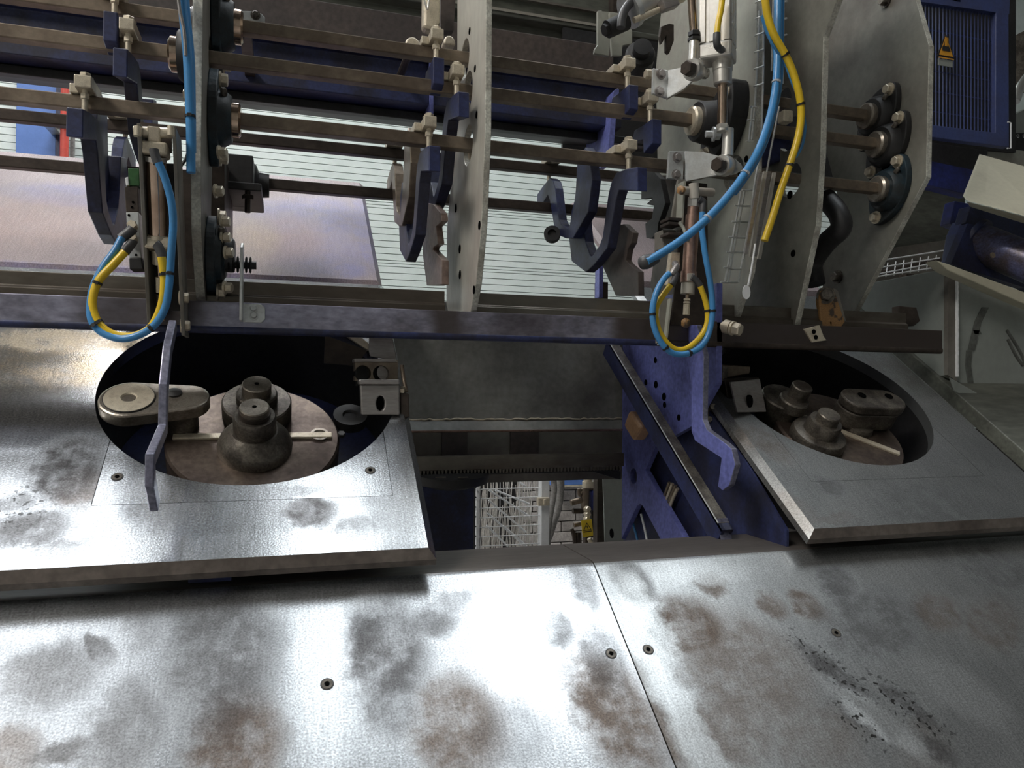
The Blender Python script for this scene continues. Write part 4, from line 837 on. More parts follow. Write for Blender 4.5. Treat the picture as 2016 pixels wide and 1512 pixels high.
# hoses
def hose(path, r, m, label, Ys, n=12):
    k = len(path); pts = []
    for i, (x, y) in enumerate(path): pts.append(aY(x, y, Ys if not isinstance(Ys, (list, tuple)) else Ys[0]+(Ys[1]-Ys[0])*i/(k-1)))
    b = B().tube(pts, r, n, 8); path3 = b.path
    o = obj('air_hose', b, M[m], smooth=60); tag(o, label, 'hose'); o_path[o.name] = path3
    return o
o_path = {}
def ties(o, spots, r, m='tie', tail=True):
    P = o_path[o.name]
    for (x, y) in spots:
        best = min(range(1, len(P)-1), key=lambda i: (px(P[i])[0]-x)**2+(px(P[i])[1]-y)**2)
        d = (P[best+1]-P[best-1]).normalized(); b = B().lathe(P[best]-d*.0016, d, [(r, 0), (r, .0032)], 14)
        u = d.orthogonal().normalized()
        if tail: b.obox(P[best]+V((0, -r, 0)), d*.004, d.cross(V((0, 1, 0))).normalized()*.005, (0, .003, 0))
        obj('cable_tie', b, M[m], o)
def px(P):
    d = V(P)-EYE; z = d.dot(FW); return (1008+FPX*d.dot(RI)/z, 756-FPX*d.dot(UP)/z)
o = hose([(240, 468), (226, 494), (203, 526), (184, 566), (178, 604), (182, 634), (204, 657), (240, 667), (275, 659), (304, 640), (325, 606), (333, 560), (337, 500), (341, 440), (337, 396), (325, 352), (312, 320)], .0048, 'hose_blue', 'blue air hose looping below the beam at the left air cylinder', [1.09, 1.02])
ties(o, [(189, 638), (298, 645), (334, 538)], .0058)
o = hose([(246, 496), (222, 522), (194, 553), (182, 590), (186, 620), (200, 643), (226, 659), (262, 662), (294, 647), (312, 618), (321, 585), (323, 545), (318, 506)], .0052, 'hose_yellow', 'yellow air hose looping below the beam at the left air cylinder', [1.08, 1.05])
ties(o, [(190, 557), (196, 634), (323, 538)], .0062)
o = hose([(356, -20), (361, 30), (368, 95), (372, 170), (375, 250), (376, 340)], .0058, 'hose_blue', 'thick blue hose running down the left face of the narrow side plate', 1.06)
ties(o, [(374, 226)], .007)
hose([(364, -20), (369, 40), (376, 110), (378, 190), (379, 300)], .0048, 'hose_blue', 'second blue hose tucked behind the thick one along the narrow side plate', 1.085)
hose([(350, -15), (354, 20), (362, 60), (366, 110)], .0022, 'brushed', 'thin grey wire beside the thick blue hose near the top', 1.05)
hose([(366, 205), (376, 240), (375, 280), (366, 312), (352, 332)], .0022, 'tie', 'thin black tube curving off behind the left channel bracket', 1.15)

# ------------------------------------------------------------------ bent levers hanging over the tables
def bent(pxs, X, w_, th, m, label, sc=1.0, yshift=0):
    pts = [aX(x, y, X) for x, y in pxs]; pts = [V((p.x, EYE.y+(p.y-EYE.y)*1+yshift, p.z)) for p in pts]
    return pts
X = -.148
cl = [aX(x, y, X) for x, y in ((339, 640), (328, 690), (321, 760), (319, 845), (294, 905), (294, 950), (303, 996))]
b = B(); ring = []
hw = .0085
for i, p in enumerate(cl):
    d = (cl[min(i+1, len(cl)-1)]-cl[max(i-1, 0)]).normalized(); nn_ = V((0, d.z, -d.y)).normalized()
    ring.append((p+nn_*hw, p-nn_*hw))
poly = [a for a, _ in ring]+[c for _, c in ring][::-1]
tag(obj('hold_down_lever', b.prism([q-EX*.004 for q in poly], (.010, 0, 0)), M['lever'], bev=.0015), 'bent worn grey-blue lever hanging in front of the left opening', 'lever')
X = .683
left_ = [(1345, 640), (1352, 700), (1361, 760), (1361, 850), (1368, 868), (1420, 902), (1413, 958)]
right_ = [(1422, 966), (1435, 956), (1447, 915), (1440, 884), (1427, 872), (1391, 846), (1383, 826), (1385, 700), (1372, 640)]
lb = tag(obj('hold_down_lever', B().prism([aX(x, y, X) for x, y in left_+right_], (.011, 0, 0)), M['blue'], bev=.0015), 'bent bright blue lever hanging beside the diagonal channel at the right', 'lever')

lb.data.materials.append(M['lever'])              # paint rubbed off along the front edge
for p in lb.data.polygons:
    if abs(p.normal.x) < .2 and p.normal.y < -.1: p.material_index = 1
# ------------------------------------------------------------------ right carriage below the table
bp = [P3(.74, y, z) for y, z in ((1.561, .20), (1.561, -.50), (1.10, -.50), (1.284, -.275), (1.388, -.205), (1.445, -.1636), (1.40, -.111), (1.25, -.06), (1.17, .02), (1.17, .2))]
cp = tag(obj('carriage_plate', B().prism(bp, (.012, 0, 0)), M['blue'], bev=.001), 'lilac-blue upright carriage plate with cut-outs right of the gap', 'plate')
tri = [aX(x, y, .73) for x, y in ((1246, 996), (1252, 992), (1258, 998), (1300, 1078), (1208, 1078))]
hs = aX(1247, 937, .74)
cut(cp, [B().prism(tri, (.06, 0, 0)), B().lathe(hs-EX*.05, EX, [(.017, 0), (.017, .1)], 24)])
for x, y, r in ((1290, 709, .004), (1291, 757, .005), (1271, 753, .004), (1307, 781, .005), (1308, 797, .004), (1336, 822, .004), (1204, 1050, .007)):
    p = aX(x, y, .7395); obj('bolt_hole', B().lathe(p, EX, [(r*1.6, -.0002), (r*1.6, .0008)], 14), M['void'], cp)
tag(obj('side_sheet', B().prism([P3(.764, y, z) for y, z in ((1.005, -.215), (1.10, -.13), (1.22, -.04), (1.60, .2), (1.60, -.55), (1.005, -.55))], (.004, 0, 0)), M['navy']), 'dark navy side sheet of the carriage under the right bending table', 'sheet')
ch = [P3(.657, 0, 0)]
b = B()
for x0, x1, h0_, h1_ in ((.657, .663, -.120, -.081), (.657, .6772, -.087, -.081), (.6735, .6772, -.112, -.081)):
    b.prism([T(x0, .690, h0_), T(x1, .690, h0_), T(x1, .690, h1_), T(x0, .690, h1_)], TD*.58)
dc = tag(obj('diagonal_channel', b, M['navy'], bev=.001), 'navy steel channel with dark worn top sloping down beside the right table', 'channel')
obj('worn_top', B().prism([T(.6572, .705, -.0812), T(.677, .705, -.0812), T(.677, 1.26, -.0812), T(.6572, 1.26, -.0812)], TN*.0006), M['cast'], dc)
obj('worn_edge', B().tube([T(.6572, .705, -.081), T(.6572, 1.26, -.081)], .0012, 8, 0), M['zinc'], dc)
obj('end_cap', B().prism([T(.657, .683, -.098), T(.677, .683, -.098), T(.677, .712, -.079), T(.657, .712, -.079)], TN*.002), M['lever'], dc, bev=.0008)
c = aX(1247, 834, .72)
tag(obj('buffer_block', B().prism([aX(x, y, .70) for x, y in ((1227, 838), (1238, 808), (1262, 842), (1245, 868))], (.03, .0, 0)), M['wood'], bev=.006), 'light brown rubber buffer block at the edge of the blue carriage plate', 'buffer')
for k, (x0, y0, x1, y1) in enumerate(((1300, 1012, 1318, 950), (1305, 1016, 1324, 952), (1311, 1014, 1330, 956), (1316, 1010, 1334, 962))):
    tag(obj('cable', B().tube([aX(x0, y0, .752), aX((x0+x1)/2-2, (y0+y1)/2, .752), aX(x1, y1, .752)], .0036, 8, 4), M['cream' if k % 2 else 'rod'], smooth=60), 'tan cable behind the diagonal channel, %s of the small bundle from the left' % ('first', 'second', 'third', 'fourth')[k], 'cable', 'tan cables behind the diagonal channel')
for x0, x1 in ((1240, 1258), (1262, 1276)):
    tag(obj('cable', B().tube([aX(x0, 1012, .756), aX((x0+x1)/2, 1040, .756), aX(x1, 1075, .756)], .0028, 8, 4), M['hose_blue' if x0 < 1250 else 'white'], smooth=60), 'pale blue thin tube inside the triangular cut-out' if x0 < 1250 else 'white thin tube inside the triangular cut-out', 'cable')
p = aX(1248, 1008, .756); tag(obj('hose_nipple', B().lathe(p, (.1, .1, 1), [(.008, -.012), (.010, 0), (.006, .01)], 12), M['cream'], smooth=40), 'small brass nipple at the top of the triangular cut-out', 'fitting')
tag(obj('stained_sheet', B().prism([aY(x, y, 2.0) for x, y in ((1186, 905), (1240, 905), (1240, 1095), (1192, 1095))], (0, .004, 0)), M['grey_box']), 'grey-green oil-stained sheet behind the blue carriage plate', 'sheet')
# ------------------------------------------------------------------ levers and rod ends at the right station
LY = 1.15
def lever(label, clamp, bolts, arm, Ya, Yb):
    e = thing('clamp_lever', aY(clamp[0][0], clamp[2][1], LY), label, 'lever')
    obj('clamp_plate', B().prism([aY(x, y, LY) for x, y in clamp], (0, .006, 0)), M['zinc'], e, bev=.001)
    for x, y in bolts: obj('bolt', B().bolt(aY(x, y, LY), (0, -1, 0), .0068, .007), M['brushed'], e, smooth=25)
    xa, xb = min(q[0] for q in arm), max(q[0] for q in arm); pts = [aY(x, y, Ya+(Yb-Ya)*(x-xa)/(xb-xa)) for x, y in arm]
    obj('arm', B().prism(pts, (.003, .008, 0)), M['zinc'], e, bev=.0008)
    return e
lv1 = lever('upper zinc lever clamped on the end of the uppermost bar', [(1286, 134), (1315, 138), (1314, 193), (1285, 184)], [(1301, 146), (1298, 181)], [(1315, 138), (1340, 133), (1364, 128), (1372, 152), (1345, 176), (1313, 194)], LY, LY-.03)
obj('nut', B().hexa(aY(1282, 147, 1.2), (-1, 0, 0), .009, .012), M['cream'], lv1)
lv2 = lever('lower zinc lever clamped on the end of the lowest front bar', [(1318, 297), (1347, 297), (1345, 353), (1314, 351)], [(1333, 310), (1331, 344)], [(1348, 297), (1385, 299), (1424, 309), (1420, 343), (1385, 350), (1350, 357)], LY, LY-.03)
def rodend(label, shank, eye, bolt, nut, Y, rr=.010):
    e = thing('rod_end', aY(eye[0], eye[1]+22, Y), label, 'rod end')
    a, b_ = aY(*shank[0], Y), aY(*shank[1], Y)
    obj('shank', B().cyl(a, b_, rr*.9, 24, rr*1.0), M['alu'], e, smooth=40)
    p = aY(*eye, Y); ax = V((.85, .42, .12)).normalized()
    obj('eye', B().lathe(p-ax*.009, ax, [(.008, 0), (.0165, 0), (.0175, .003), (.0175, .015), (.0165, .018), (.008, .018)], 32), M['alu'], e, smooth=35)
    obj('pivot_bolt', B().lathe(p-ax*.024, ax, [(.0075, .02), (.0075, .045)], 16).hexa(p-ax*.010, -ax, .0125, .014), M['rod_dark'], e, smooth=25)
    if nut:
        obj('washer', B().lathe(p+ax*.013, ax, [(.009, 0), (.009, .008), (.014, .008), (.014, .012)], 20), M['zinc'], e, smooth=35)
        q = p+ax*.027; obj('lock_nut', B().hexa(q, ax, .0115, .014), M['zinc'], e, smooth=25)
        obj('thread', B().cyl(q, q+ax*.024, .006, 14), M['zinc'], e, smooth=40)
    return e
CYY = 1.09
e2 = rodend('large silver rod end joining the lower lever to the big cylinder', [(1434, 254), (1432, 308)], (1425, 326), None, True, CYY)
e1 = rodend('oily dark rod end joining the upper lever to the thin dark rod', [(1366, 80), (1364, 130)], (1366, 138), None, False, CYY, .009)
q = aY(1366, 138, CYY); ax = V((.85, .42, .12)).normalized(); obj('sleeve', B().lathe(q+ax*.009, ax, [(.011, 0), (.010, .018), (.009, .026)], 20), M['alu'], e1, smooth=35)
e = thing('actuator_rod', aY(1366, 80, CYY), 'thin dark piston rod coming down to the upper rod end', 'rod')
obj('rod', B().cyl(aY(1359, -40, CYY), aY(1366, 62, CYY), .0068, 24), M['chrome'], e, smooth=40)
obj('lock_nut', B().hexa(aY(1367, 72, CYY), (0, 0, 1), .0105, .008).hexa(aY(1367, 82, CYY), (0, 0, 1), .0115, .006), M['black'], e)
# big profile cylinder
e = thing('profile_cylinder', aY(1438, 125, CYY), 'big bright aluminium profile cylinder with yellow hose at the top right', 'cylinder')
pv = aY(1440, 106, CYY-.035); u1 = V((-.80, .62, 0)).normalized(); u2 = V((.70, .72, 0)).normalized()
w1, w2 = .054, .046
H = .20
pts = [pv, pv+u1*w1, pv+u1*w1+u2*w2, pv+u2*w2]
obj('end_block', B().prism([p+V((0, 0, 0)) for p in pts], (0, 0, .026)), M['alu'], e, bev=.004)
b = B(); zc_ = pv.z+.026
prof2 = []
def side(p0, d, w_, nrm, grooves):
    o = [p0+d*.003]
    for g in grooves: o += [p0+d*(w_*g-.003), p0+d*(w_*g-.003)-nrm*.004, p0+d*(w_*g+.003)-nrm*.004, p0+d*(w_*g+.003)]
    o.append(p0+d*(w_-.003)); return o
n1_, n2_ = V((-u1.y, u1.x, 0)), V((u2.y, -u2.x, 0))
n1_ = -u2; n2_ = -u1
poly = side(pv, u2, w2, n2_, (.3, .7))+side(pv+u2*w2, u1, w1, u2, (.5,))+side(pv+u2*w2+u1*w1, -u2, w2, u1, (.5,))+side(pv+u1*w1, -u1, w1, n1_, (.28, .72))
poly = [V((p.x, p.y, zc_)) for p in poly]
obj('barrel', b.prism(poly, (0, 0, H)), M['alu'], e, bev=.0006)
cc = pv+u1*w1*.36+u2*w2*.62
obj('bushing', B().lathe(cc+V((0, 0, .004)), (0, 0, -1), [(.0165, 0), (.0165, .018), (.0155, .019), (.0150, .040), (.013, .042)], 36), M['alu'], e, smooth=35)
zb_ = aY(1434, 248, CYY).z
obj('piston_rod', B().cyl(cc+V((0, 0, -.03)), V((cc.x, cc.y, zb_)), .0085, 28), M['chrome'], e, smooth=40)
obj('rod_nut', B().hexa(V((cc.x, cc.y, zb_-.008)), (0, 0, 1), .0105, .008).lathe(V((cc.x, cc.y, zb_-.012)), (0, 0, 1), [(.0095, 0), (.0095, .004)], 20), M['alu'], e)
p = aY(1411, 88, CYY-.045)
obj('push_fitting', B().tube([aY(1411, 66, CYY-.05), aY(1411, 84, CYY-.05), aY(1414, 93, CYY-.045), aY(1423, 100, CYY-.02)], .0058, 14, 4), M['rubber'], e, smooth=45)
o = hose([(1424, -25), (1420, 15), (1414, 45), (1411, 70)], .0050, 'hose_yellow', 'short yellow hose plugged into the big aluminium cylinder', 1.04)
# dark diagonal cylinder and fittings at the top
TY = 1.25
e = thing('tilted_cylinder', aY(1290, 40, TY), 'tilted grey cylinder with black coupling at the very top, behind the thin rod', 'cylinder')
d = (aY(1345, -22, TY)-aY(1232, 32, TY)); 
obj('body', B().cyl(aY(1240, 18, TY), aY(1350, -40, TY), .030, 28), M['alu'], e, smooth=35)
obj('end_ring', B().cyl(aY(1237, 22, TY), aY(1246, 17, TY), .033, 28), M['zinc'], e, smooth=35)
obj('tie_bar', B().cyl(aY(1248, 40, TY-.02), aY(1345, -2, TY-.02), .0055, 14), M['cream'], e, smooth=40)
obj('switch', B().obox(aY(1316, 8, TY-.03), EX*.03+V((0, 0, .014)), (0, .02, 0), (-.008, 0, .018)), M['brushed'], e, bev=.002)
obj('coupling', B().cyl(aY(1196, 58, TY), aY(1232, 42, TY), .016, 20).cyl(aY(1189, 60, TY), aY(1200, 56, TY), .011, 6), M['black'], e, smooth=35)
obj('elbow', B().tube([aY(1242, 4, TY-.02), aY(1230, 20, TY-.02), aY(1224, 38, TY-.02), aY(1222, 55, TY-.02)], .008, 12, 4), M['rubber'], e, smooth=45)
e = thing('clevis_bracket', aY(1198, 108, 1.32), 'pale grey clevis bracket of two cheeks above the uppermost bar', 'bracket')
for pts in ([(1177, 21), (1185, 20), (1185, 50), (1202, 70), (1200, 110), (1170, 105), (1171, 96), (1177, 88)], [(1200, 24), (1222, 26), (1245, 60), (1245, 86), (1226, 90), (1224, 110), (1205, 110)]):
    obj('cheek', B().prism([aY(x, y, 1.34 if pts[0][0] < 1190 else 1.37) for x, y in pts], (0, .008, 0)), M['plate'], e, bev=.001)
obj('cross_plate', B().prism([aY(1182, 22, 1.38), aY(1222, 26, 1.38), aY(1222, 60, 1.38), aY(1182, 56, 1.38)], (0, .005, 0)), M['plate'], e)
tag(obj('grease_lump', B().lathe(aY(1262, 104, 1.33), (-.3, -1, .2), [(.030, -.05), (.030, -.005), (.026, 0), (.018, .002), (.018, .02), (.010, .02)], 20), M['black'], smooth=30), 'black rounded hub right of the clevis bracket', 'hub')
tag(obj('latch_hook', B().prism([aY(x, y, 1.30) for x, y in ((1302, 52), (1318, 46), (1327, 48), (1327, 80), (1318, 105), (1312, 100), (1312, 70), (1303, 86), (1300, 70))], (0, .01, 0)), M['rod_dark'], bev=.001), 'dark stained latch on the pale plate left of the thin rod', 'latch')
# pads and strut by the middle plate
tag(obj('sensor_bar', B().prism([aY(x, y, 1.32) for x, y in ((834, -20), (868, -20), (867, 44), (858, 60), (833, 55))], (0, .025, 0)), M['cream'], bev=.006), 'cream rounded bar hanging down at the top beside the middle plate', 'bar')
tag(obj('spring_clip', B().tube([aY(833, -10, 1.31), aY(838, 8, 1.31), aY(842, 18, 1.31), aY(845, -8, 1.31)], .002, 8, 4), M['alu'], smooth=60), 'thin wire clip on the cream bar', 'clip')
for (x0, x1, y0, lab) in ((797, 829, 70, 'rounded beige pad behind the uppermost bar, left of the cream bar'), (874, 897, 62, 'rounded beige pad between the cream clamp and the middle plate')):
    c = aY((x0+x1)/2, y0+22, 1.42); r = abs(aY(x1, y0, 1.42).x-aY(x0, y0, 1.42).x)/2
    tag(obj('round_pad', B().prism([c+V((r*cos(pi*k/12), 0, r*1.25*sin(pi*k/12))) for k in range(13)]+[c+V((-r, 0, -.004)), c+V((r, 0, -.004))], (0, .03, 0)), M['cream'], bev=.003), lab, 'pad')
tag(obj('mounting_plate', B().prism([aY(x, y, 1.36) for x, y in ((868, -20), (898, -20), (893, 60), (868, 60))], (0, .02, 0)), M['brown_dark']), 'dark brown plate between the cream bar and the middle plate', 'plate')
for (x, y) in ((921, 208), (927, 308)):
    tag(obj('guide_lug', B().prism([aY(x+dx, y+dy, 1.24) for dx, dy in ((-5, -8), (5, -7), (5, 6), (2, 11), (-2, 11), (-5, 6))], (0, .008, 0)), M['cream'], bev=.001), 'small cream lug below the %s bar hole of the middle plate' % ('second' if y < 250 else 'third'), 'lug')
tb_ = tag(obj('zinc_tab', B().prism([aY(x, y, 1.34) for x, y in ((455, 20), (500, 22), (514, 26), (522, 34), (521, 46), (455, 40))], (0, .006, 0)), M['zinc'], bev=.001), 'small zinc tab with a bolt just above the uppermost bar, right of the top bearing', 'tab')
obj('bolt', B().bolt(aY(503, 30, 1.34), (0, -1, 0), .006, .006), M['cast'], tb_, smooth=25)
q = aY(480, 32, 1.345); obj('tab_arm', B().box((q.x-.01, 1.345, q.z-.006), (q.x+.01, 1.76, q.z+.006)), M['rod_dark'], tb_)
# notched sheet arms behind the middle plate and behind the wide hook
tag(obj('notched_arm', B().prism([aX(x, y, .25) for x, y in ((842, 400), (853, 402), (868, 420), (869, 435), (858, 446), (862, 480), (853, 487), (852, 492), (870, 512), (870, 560), (862, 562), (840, 562), (832, 500), (834, 440))], (.012, 0, 0)), M['notch'], bev=.001), 'brownish notched sheet arm left of the middle plate foot', 'arm')
tag(obj('notched_arm', B().prism([aX(x, y, .60) for x, y in ((1200, 447), (1228, 441), (1246, 458), (1243, 478), (1236, 490), (1232, 512), (1238, 520), (1256, 535), (1257, 582), (1212, 582), (1200, 555), (1178, 505), (1190, 470))], (.012, 0, 0)), M['brown_dark'], bev=.001), 'dark brown notched sheet arm below the wide right hook', 'arm')
tag(obj('rear_post', B().box((aY(1180, 500, 2.0).x, 2.0, aY(1180, 585, 2.0).z), (aY(1188, 500, 2.0).x, 2.03, aY(1180, 490, 2.0).z)), M['blue']), 'slim blue upright behind the dark notched arm', 'post')
p = aY(1087, 462, 1.45); tag(obj('roller_nut', B().lathe(p, (-.4, -1, .2), [(.012, -.012), (.017, -.006), (.017, .008), (.009, .008), (.008, .002), (.001, .002)], 20), M['black'], smooth=35), 'black round nut hanging under the dark rear hook', 'nut')
# black toothed arm and dark bodies left of the right cylinder
tag(obj('toothed_arm', B().prism([aX(x, y, .72) for x, y in ((1263, 335), (1282, 332), (1300, 352), (1310, 400), (1296, 440), (1294, 462), (1280, 470), (1272, 468), (1270, 440), (1283, 430), (1287, 405), (1272, 402), (1285, 390), (1262, 392))], (.012, 0, 0)), M['black'], bev=.001), 'black toothed sheet arm between the wide hook and the right cylinder', 'arm')
tag(obj('pivot_plate', B().prism([aX(x, y, .76) for x, y in ((1300, 345), (1352, 345), (1352, 640), (1302, 640), (1280, 560), (1293, 470))], (.01, 0, 0)), M['rod_dark'], bev=.001), 'dark stained plate behind the right air cylinder', 'plate')
# ------------------------------------------------------------------ right air cylinder
RY2 = 1.11
e = thing('cylinder_bracket', aY(1320, 680, RY2), 'grey cheek bracket carrying the right air cylinder', 'bracket')
obj('cheek', B().prism([aY(x, y, RY2+.03) for x, y in ((1335, 353), (1350, 353), (1346, 432), (1322, 432))], (0, .006, 0)), M['plate_dark'], e, bev=.001)
obj('cheek_edge', B().prism([aY(x, y, RY2+.01) for x, y in ((1346, 356), (1351, 356), (1345, 450), (1341, 450))], (0, .03, 0)), M['plate'], e, bev=.0008)
obj('lower_cheek', B().prism([aY(x, y, RY2+.03) for x, y in ((1300, 585), (1322, 588), (1311, 678), (1293, 676))], (0, .006, 0)), M['plate_dark'], e, bev=.001)
obj('lower_edge', B().prism([aY(x, y, RY2+.02) for x, y in ((1320, 588), (1324, 588), (1313, 678), (1310, 678))], (0, .03, 0)), M['plate'], e)
obj('back', B().prism([aY(x, y, RY2+.05) for x, y in ((1346, 356), (1392, 362), (1396, 640), (1322, 640))], (0, .004, 0)), M['rod_dark'], e)
e = thing('air_cylinder', aY(1350, 640, RY2), 'coppery oily air cylinder at the right, crossed by the thick blue hose', 'cylinder')
Q = lambda y: 1366-(y-390)*.066
def seg2(nm, y0, y1, r, m, n=28): return obj(nm, B().cyl(aY(Q(y0), y0, RY2), aY(Q(y1), y1, RY2), r, n), M[m], e, smooth=35)
a, b_ = aY(1340, 375, RY2-.003), aY(1402, 379, RY2+.02); obj('pivot_pin', B().cyl(a, b_, .0072, 20), M['plate_dirty'], e, smooth=35)
obj('pin_head', B().lathe(aY(1343, 375, RY2-.006), (-1, -.5, 0), [(.007, 0), (.007, .006), (.004, .008)], 16), M['orange'], e, smooth=35)
obj('clevis', B().cyl(aY(1366, 362, RY2-.004), aY(1367, 392, RY2-.004), .0085, 16), M['plate_dirty'], e, smooth=35)
seg2('end_cap', 389, 408, .0105, 'alu', 8); seg2('cap_collar', 408, 424, .0095, 'copper'); seg2('tube', 424, 535, .0118, 'copper')
seg2('lower_cap', 535, 557, .0135, 'copper'); seg2('nose', 557, 579, .0115, 'plate_dirty'); seg2('rod', 579, 600, .003, 'chrome'); seg2('rod_nut', 588, 592, .006, 'cream', 6); seg2('rod_nut', 594, 598, .006, 'cream', 6); seg2('lower_clevis', 599, 620, .0058, 'cream', 8)
p = aY(1350, 636, RY2); obj('ball_joint', B().lathe(p, (0, 0, 1), [(.003, -.008), (.0075, -.004), (.0075, .004), (.003, .008)], 16), M['orange'], e, smooth=50)
fitting([(1376, 392), (1384, 398), (1384, 408), (1383, 420)], .0060, e, RY2-.01); fitting([(1361, 545), (1366, 548), (1374, 556), (1380, 566)], .0052, e, RY2-.015)
obj('port', B().obox(aY(1360, 546, RY2-.012), EX*.013, (0, .004, 0), (0, 0, .013)), M['plate_dirty'], e, bev=.001)
e = thing('valve_block', aY(1328, 555, RY2+.02), 'stained valve plate with brass elbow left of the right air cylinder', 'valve')
obj('body', B().prism([aY(x, y, RY2+.02) for x, y in ((1322, 497), (1340, 497), (1338, 520), (1324, 566), (1314, 560))], (0, .012, 0)), M['cream'], e, bev=.001)
obj('upper_body', B().prism([aY(x, y, RY2+.03) for x, y in ((1304, 452), (1332, 452), (1330, 490), (1304, 490))], (0, .03, 0)), M['plate_dark'], e, bev=.002)
for y in (427, 436, 456): obj('fin', B().prism([aY(1316, y, RY2+.0), aY(1344, y+2, RY2), aY(1342, y+8, RY2), aY(1316, y+6, RY2)], (0, .03, 0)), M['rod_dark'], e, bev=.001)
obj('elbow', B().tube([aY(1329, 519, RY2), aY(1332, 524, RY2-.01), aY(1328, 532, RY2-.012), aY(1322, 541, RY2-.012)], .0058, 12, 4), M['brushed'], e, smooth=50)
obj('elbow', B().tube([aY(1332, 538, RY2-.012), aY(1327, 552, RY2-.014), aY(1322, 562, RY2-.016)], .0055, 12, 4), M['rubber'], e, smooth=50)
tag(obj('grey_wire', B().tube([aY(1337, 438, RY2-.01), aY(1345, 448, RY2-.012), aY(1350, 462, RY2-.015), aY(1356, 475, RY2-.005)], .003, 8, 6), M['plate'], smooth=60), 'short grey wire curving in front of the right air cylinder', 'wire')
o = hose([(1383, 418), (1382, 450), (1388, 500), (1397, 548), (1402, 590), (1402, 625), (1394, 660), (1378, 684), (1350, 697), (1322, 694), (1300, 672), (1287, 640), (1285, 606), (1294, 572), (1308, 548), (1318, 538)], .0050, 'hose_blue', 'blue air hose looping below the beam at the right air cylinder', [1.08, 1.08])
ties(o, [(1402, 612), (1310, 687), (1286, 618), (1358, 696)], .006)
o = hose([(1379, 564), (1388, 590), (1393, 615), (1391, 640), (1378, 664), (1352, 686), (1326, 686), (1302, 660), (1291, 625), (1294, 600), (1308, 578), (1320, 562)], .0048, 'hose_yellow', 'yellow air hose looping below the beam at the right air cylinder', [1.085, 1.09])
ties(o, [(1393, 612)], .006)
# thick double blue hose with boot
o = hose([(1532, -30), (1531, 60), (1530, 130), (1526, 180), (1516, 230), (1498, 285), (1474, 330), (1440, 378), (1398, 425), (1348, 468), (1300, 500), (1272, 516)], .0066, 'hose_blue', 'thick blue hose sweeping down from the top right across the right cylinder', [1.08, 1.02])
ties(o, [(1528, 165), (1467, 342), (1394, 430)], .0078, 'tie_grey')
hose([(1539, -30), (1538, 60), (1537, 130), (1533, 178), (1521, 232), (1504, 286), (1480, 332), (1446, 380)], .0050, 'hose_blue', 'second blue hose strapped behind the thick one beside the wire tray', [1.095, 1.05])
tag(obj('cable_boot', B().lathe(aY(1259, 520, 1.025), aY(1300, 506, 1.03)-aY(1259, 520, 1.025), [(.003, 0), (.0095, .004), (.0115, .012), (.010, .024), (.0075, .034)], 20), M['rubber'], smooth=60), 'black rubber boot at the lower end of the thick blue hose', 'boot')
o = hose([(1504, -25), (1510, 25), (1522, 65), (1546, 108), (1562, 145), (1574, 190), (1577, 232), (1570, 275), (1556, 320), (1537, 375), (1520, 430), (1505, 474)], .0062, 'hose_yellow', 'long yellow hose bowing out beside the wire tray', [1.05, 1.08])
ties(o, [(1547, 107), (1575, 206), (1554, 326)], .0074)
hose([(1507, 45), (1520, 85), (1542, 118), (1560, 165), (1575, 200), (1585, 245), (1580, 285), (1567, 310)], .0022, 'hose_blue', 'thin blue hose tied along the long yellow hose', [1.06, 1.08])
hose([(1503, 30), (1513, 62), (1526, 92), (1532, 125)], .0055, 'hose_blue', 'short blue hose branching from under the yellow hose at the tray', 1.075)
# wire tray
e = thing('wire_tray', aY(1440, 556, 1.14), 'narrow welded wire cable tray running down the pale right plate', 'cable tray')
yt = lambda y: 1.09+.00010*y
def wire(pts, r=.0019, nm='wire'): return obj(nm, B().tube([aY(x, y, yt(y)+dy) for x, y, dy in pts], r, 8, 3), M['zinc'], e, smooth=60)
wire([(1502, -20, 0), (1503, 100, 0), (1501, 210, 0), (1497, 300, 0), (1488, 345, 0), (1475, 440, 0), (1463, 510, 0)])
wire([(1495, 20, .02), (1491, 120, .02), (1486, 208, .02), (1480, 275, .02)]); wire([(1481, 210, .0), (1474, 280, .0)])
wire([(1543, -20, .03), (1541, 165, .03)]); wire([(1523, -20, .04), (1519, 140, .04)])
wire([(1459, 376, 0), (1437, 500, 0), (1427, 556, 0)]); wire([(1466, 376, .005), (1443, 500, .005), (1433, 556, .005)])
wire([(1534, 210, .02), (1510, 335, .02), (1484, 500, .02)]); wire([(1488, 374, .03), (1464, 500, .03), (1454, 556, .03)])
for y in (5, 37, 70, 103, 136, 170): wire([(1488-.02*y, y, .02), (1495, y-3, .0), (1503, y-6, -.002)], .0016, 'rung')
for x, y in ((1484, 210), (1479, 236), (1477, 278)): wire([(x-8, y, 0), (x+6, y+1, 0)], .0016, 'rung')
for y in (5, 38, 70): wire([(1541, y, .03), (1549, y-2, .03)], .0016, 'rung')
for (x0, y0, x1, y1) in ((1461, 374, 1488, 374), (1447, 404, 1484, 406), (1441, 436, 1476, 437), (1435, 466, 1471, 468), (1430, 496, 1465, 497), (1425, 526, 1458, 530), (1419, 555, 1452, 556)):
    wire([(x0, y0, 0), ((x0+x1)/2-8, y0+1, 0), ((x0+x1)/2, y1, .01), (x1, y1, .03)], .0018, 'rung')
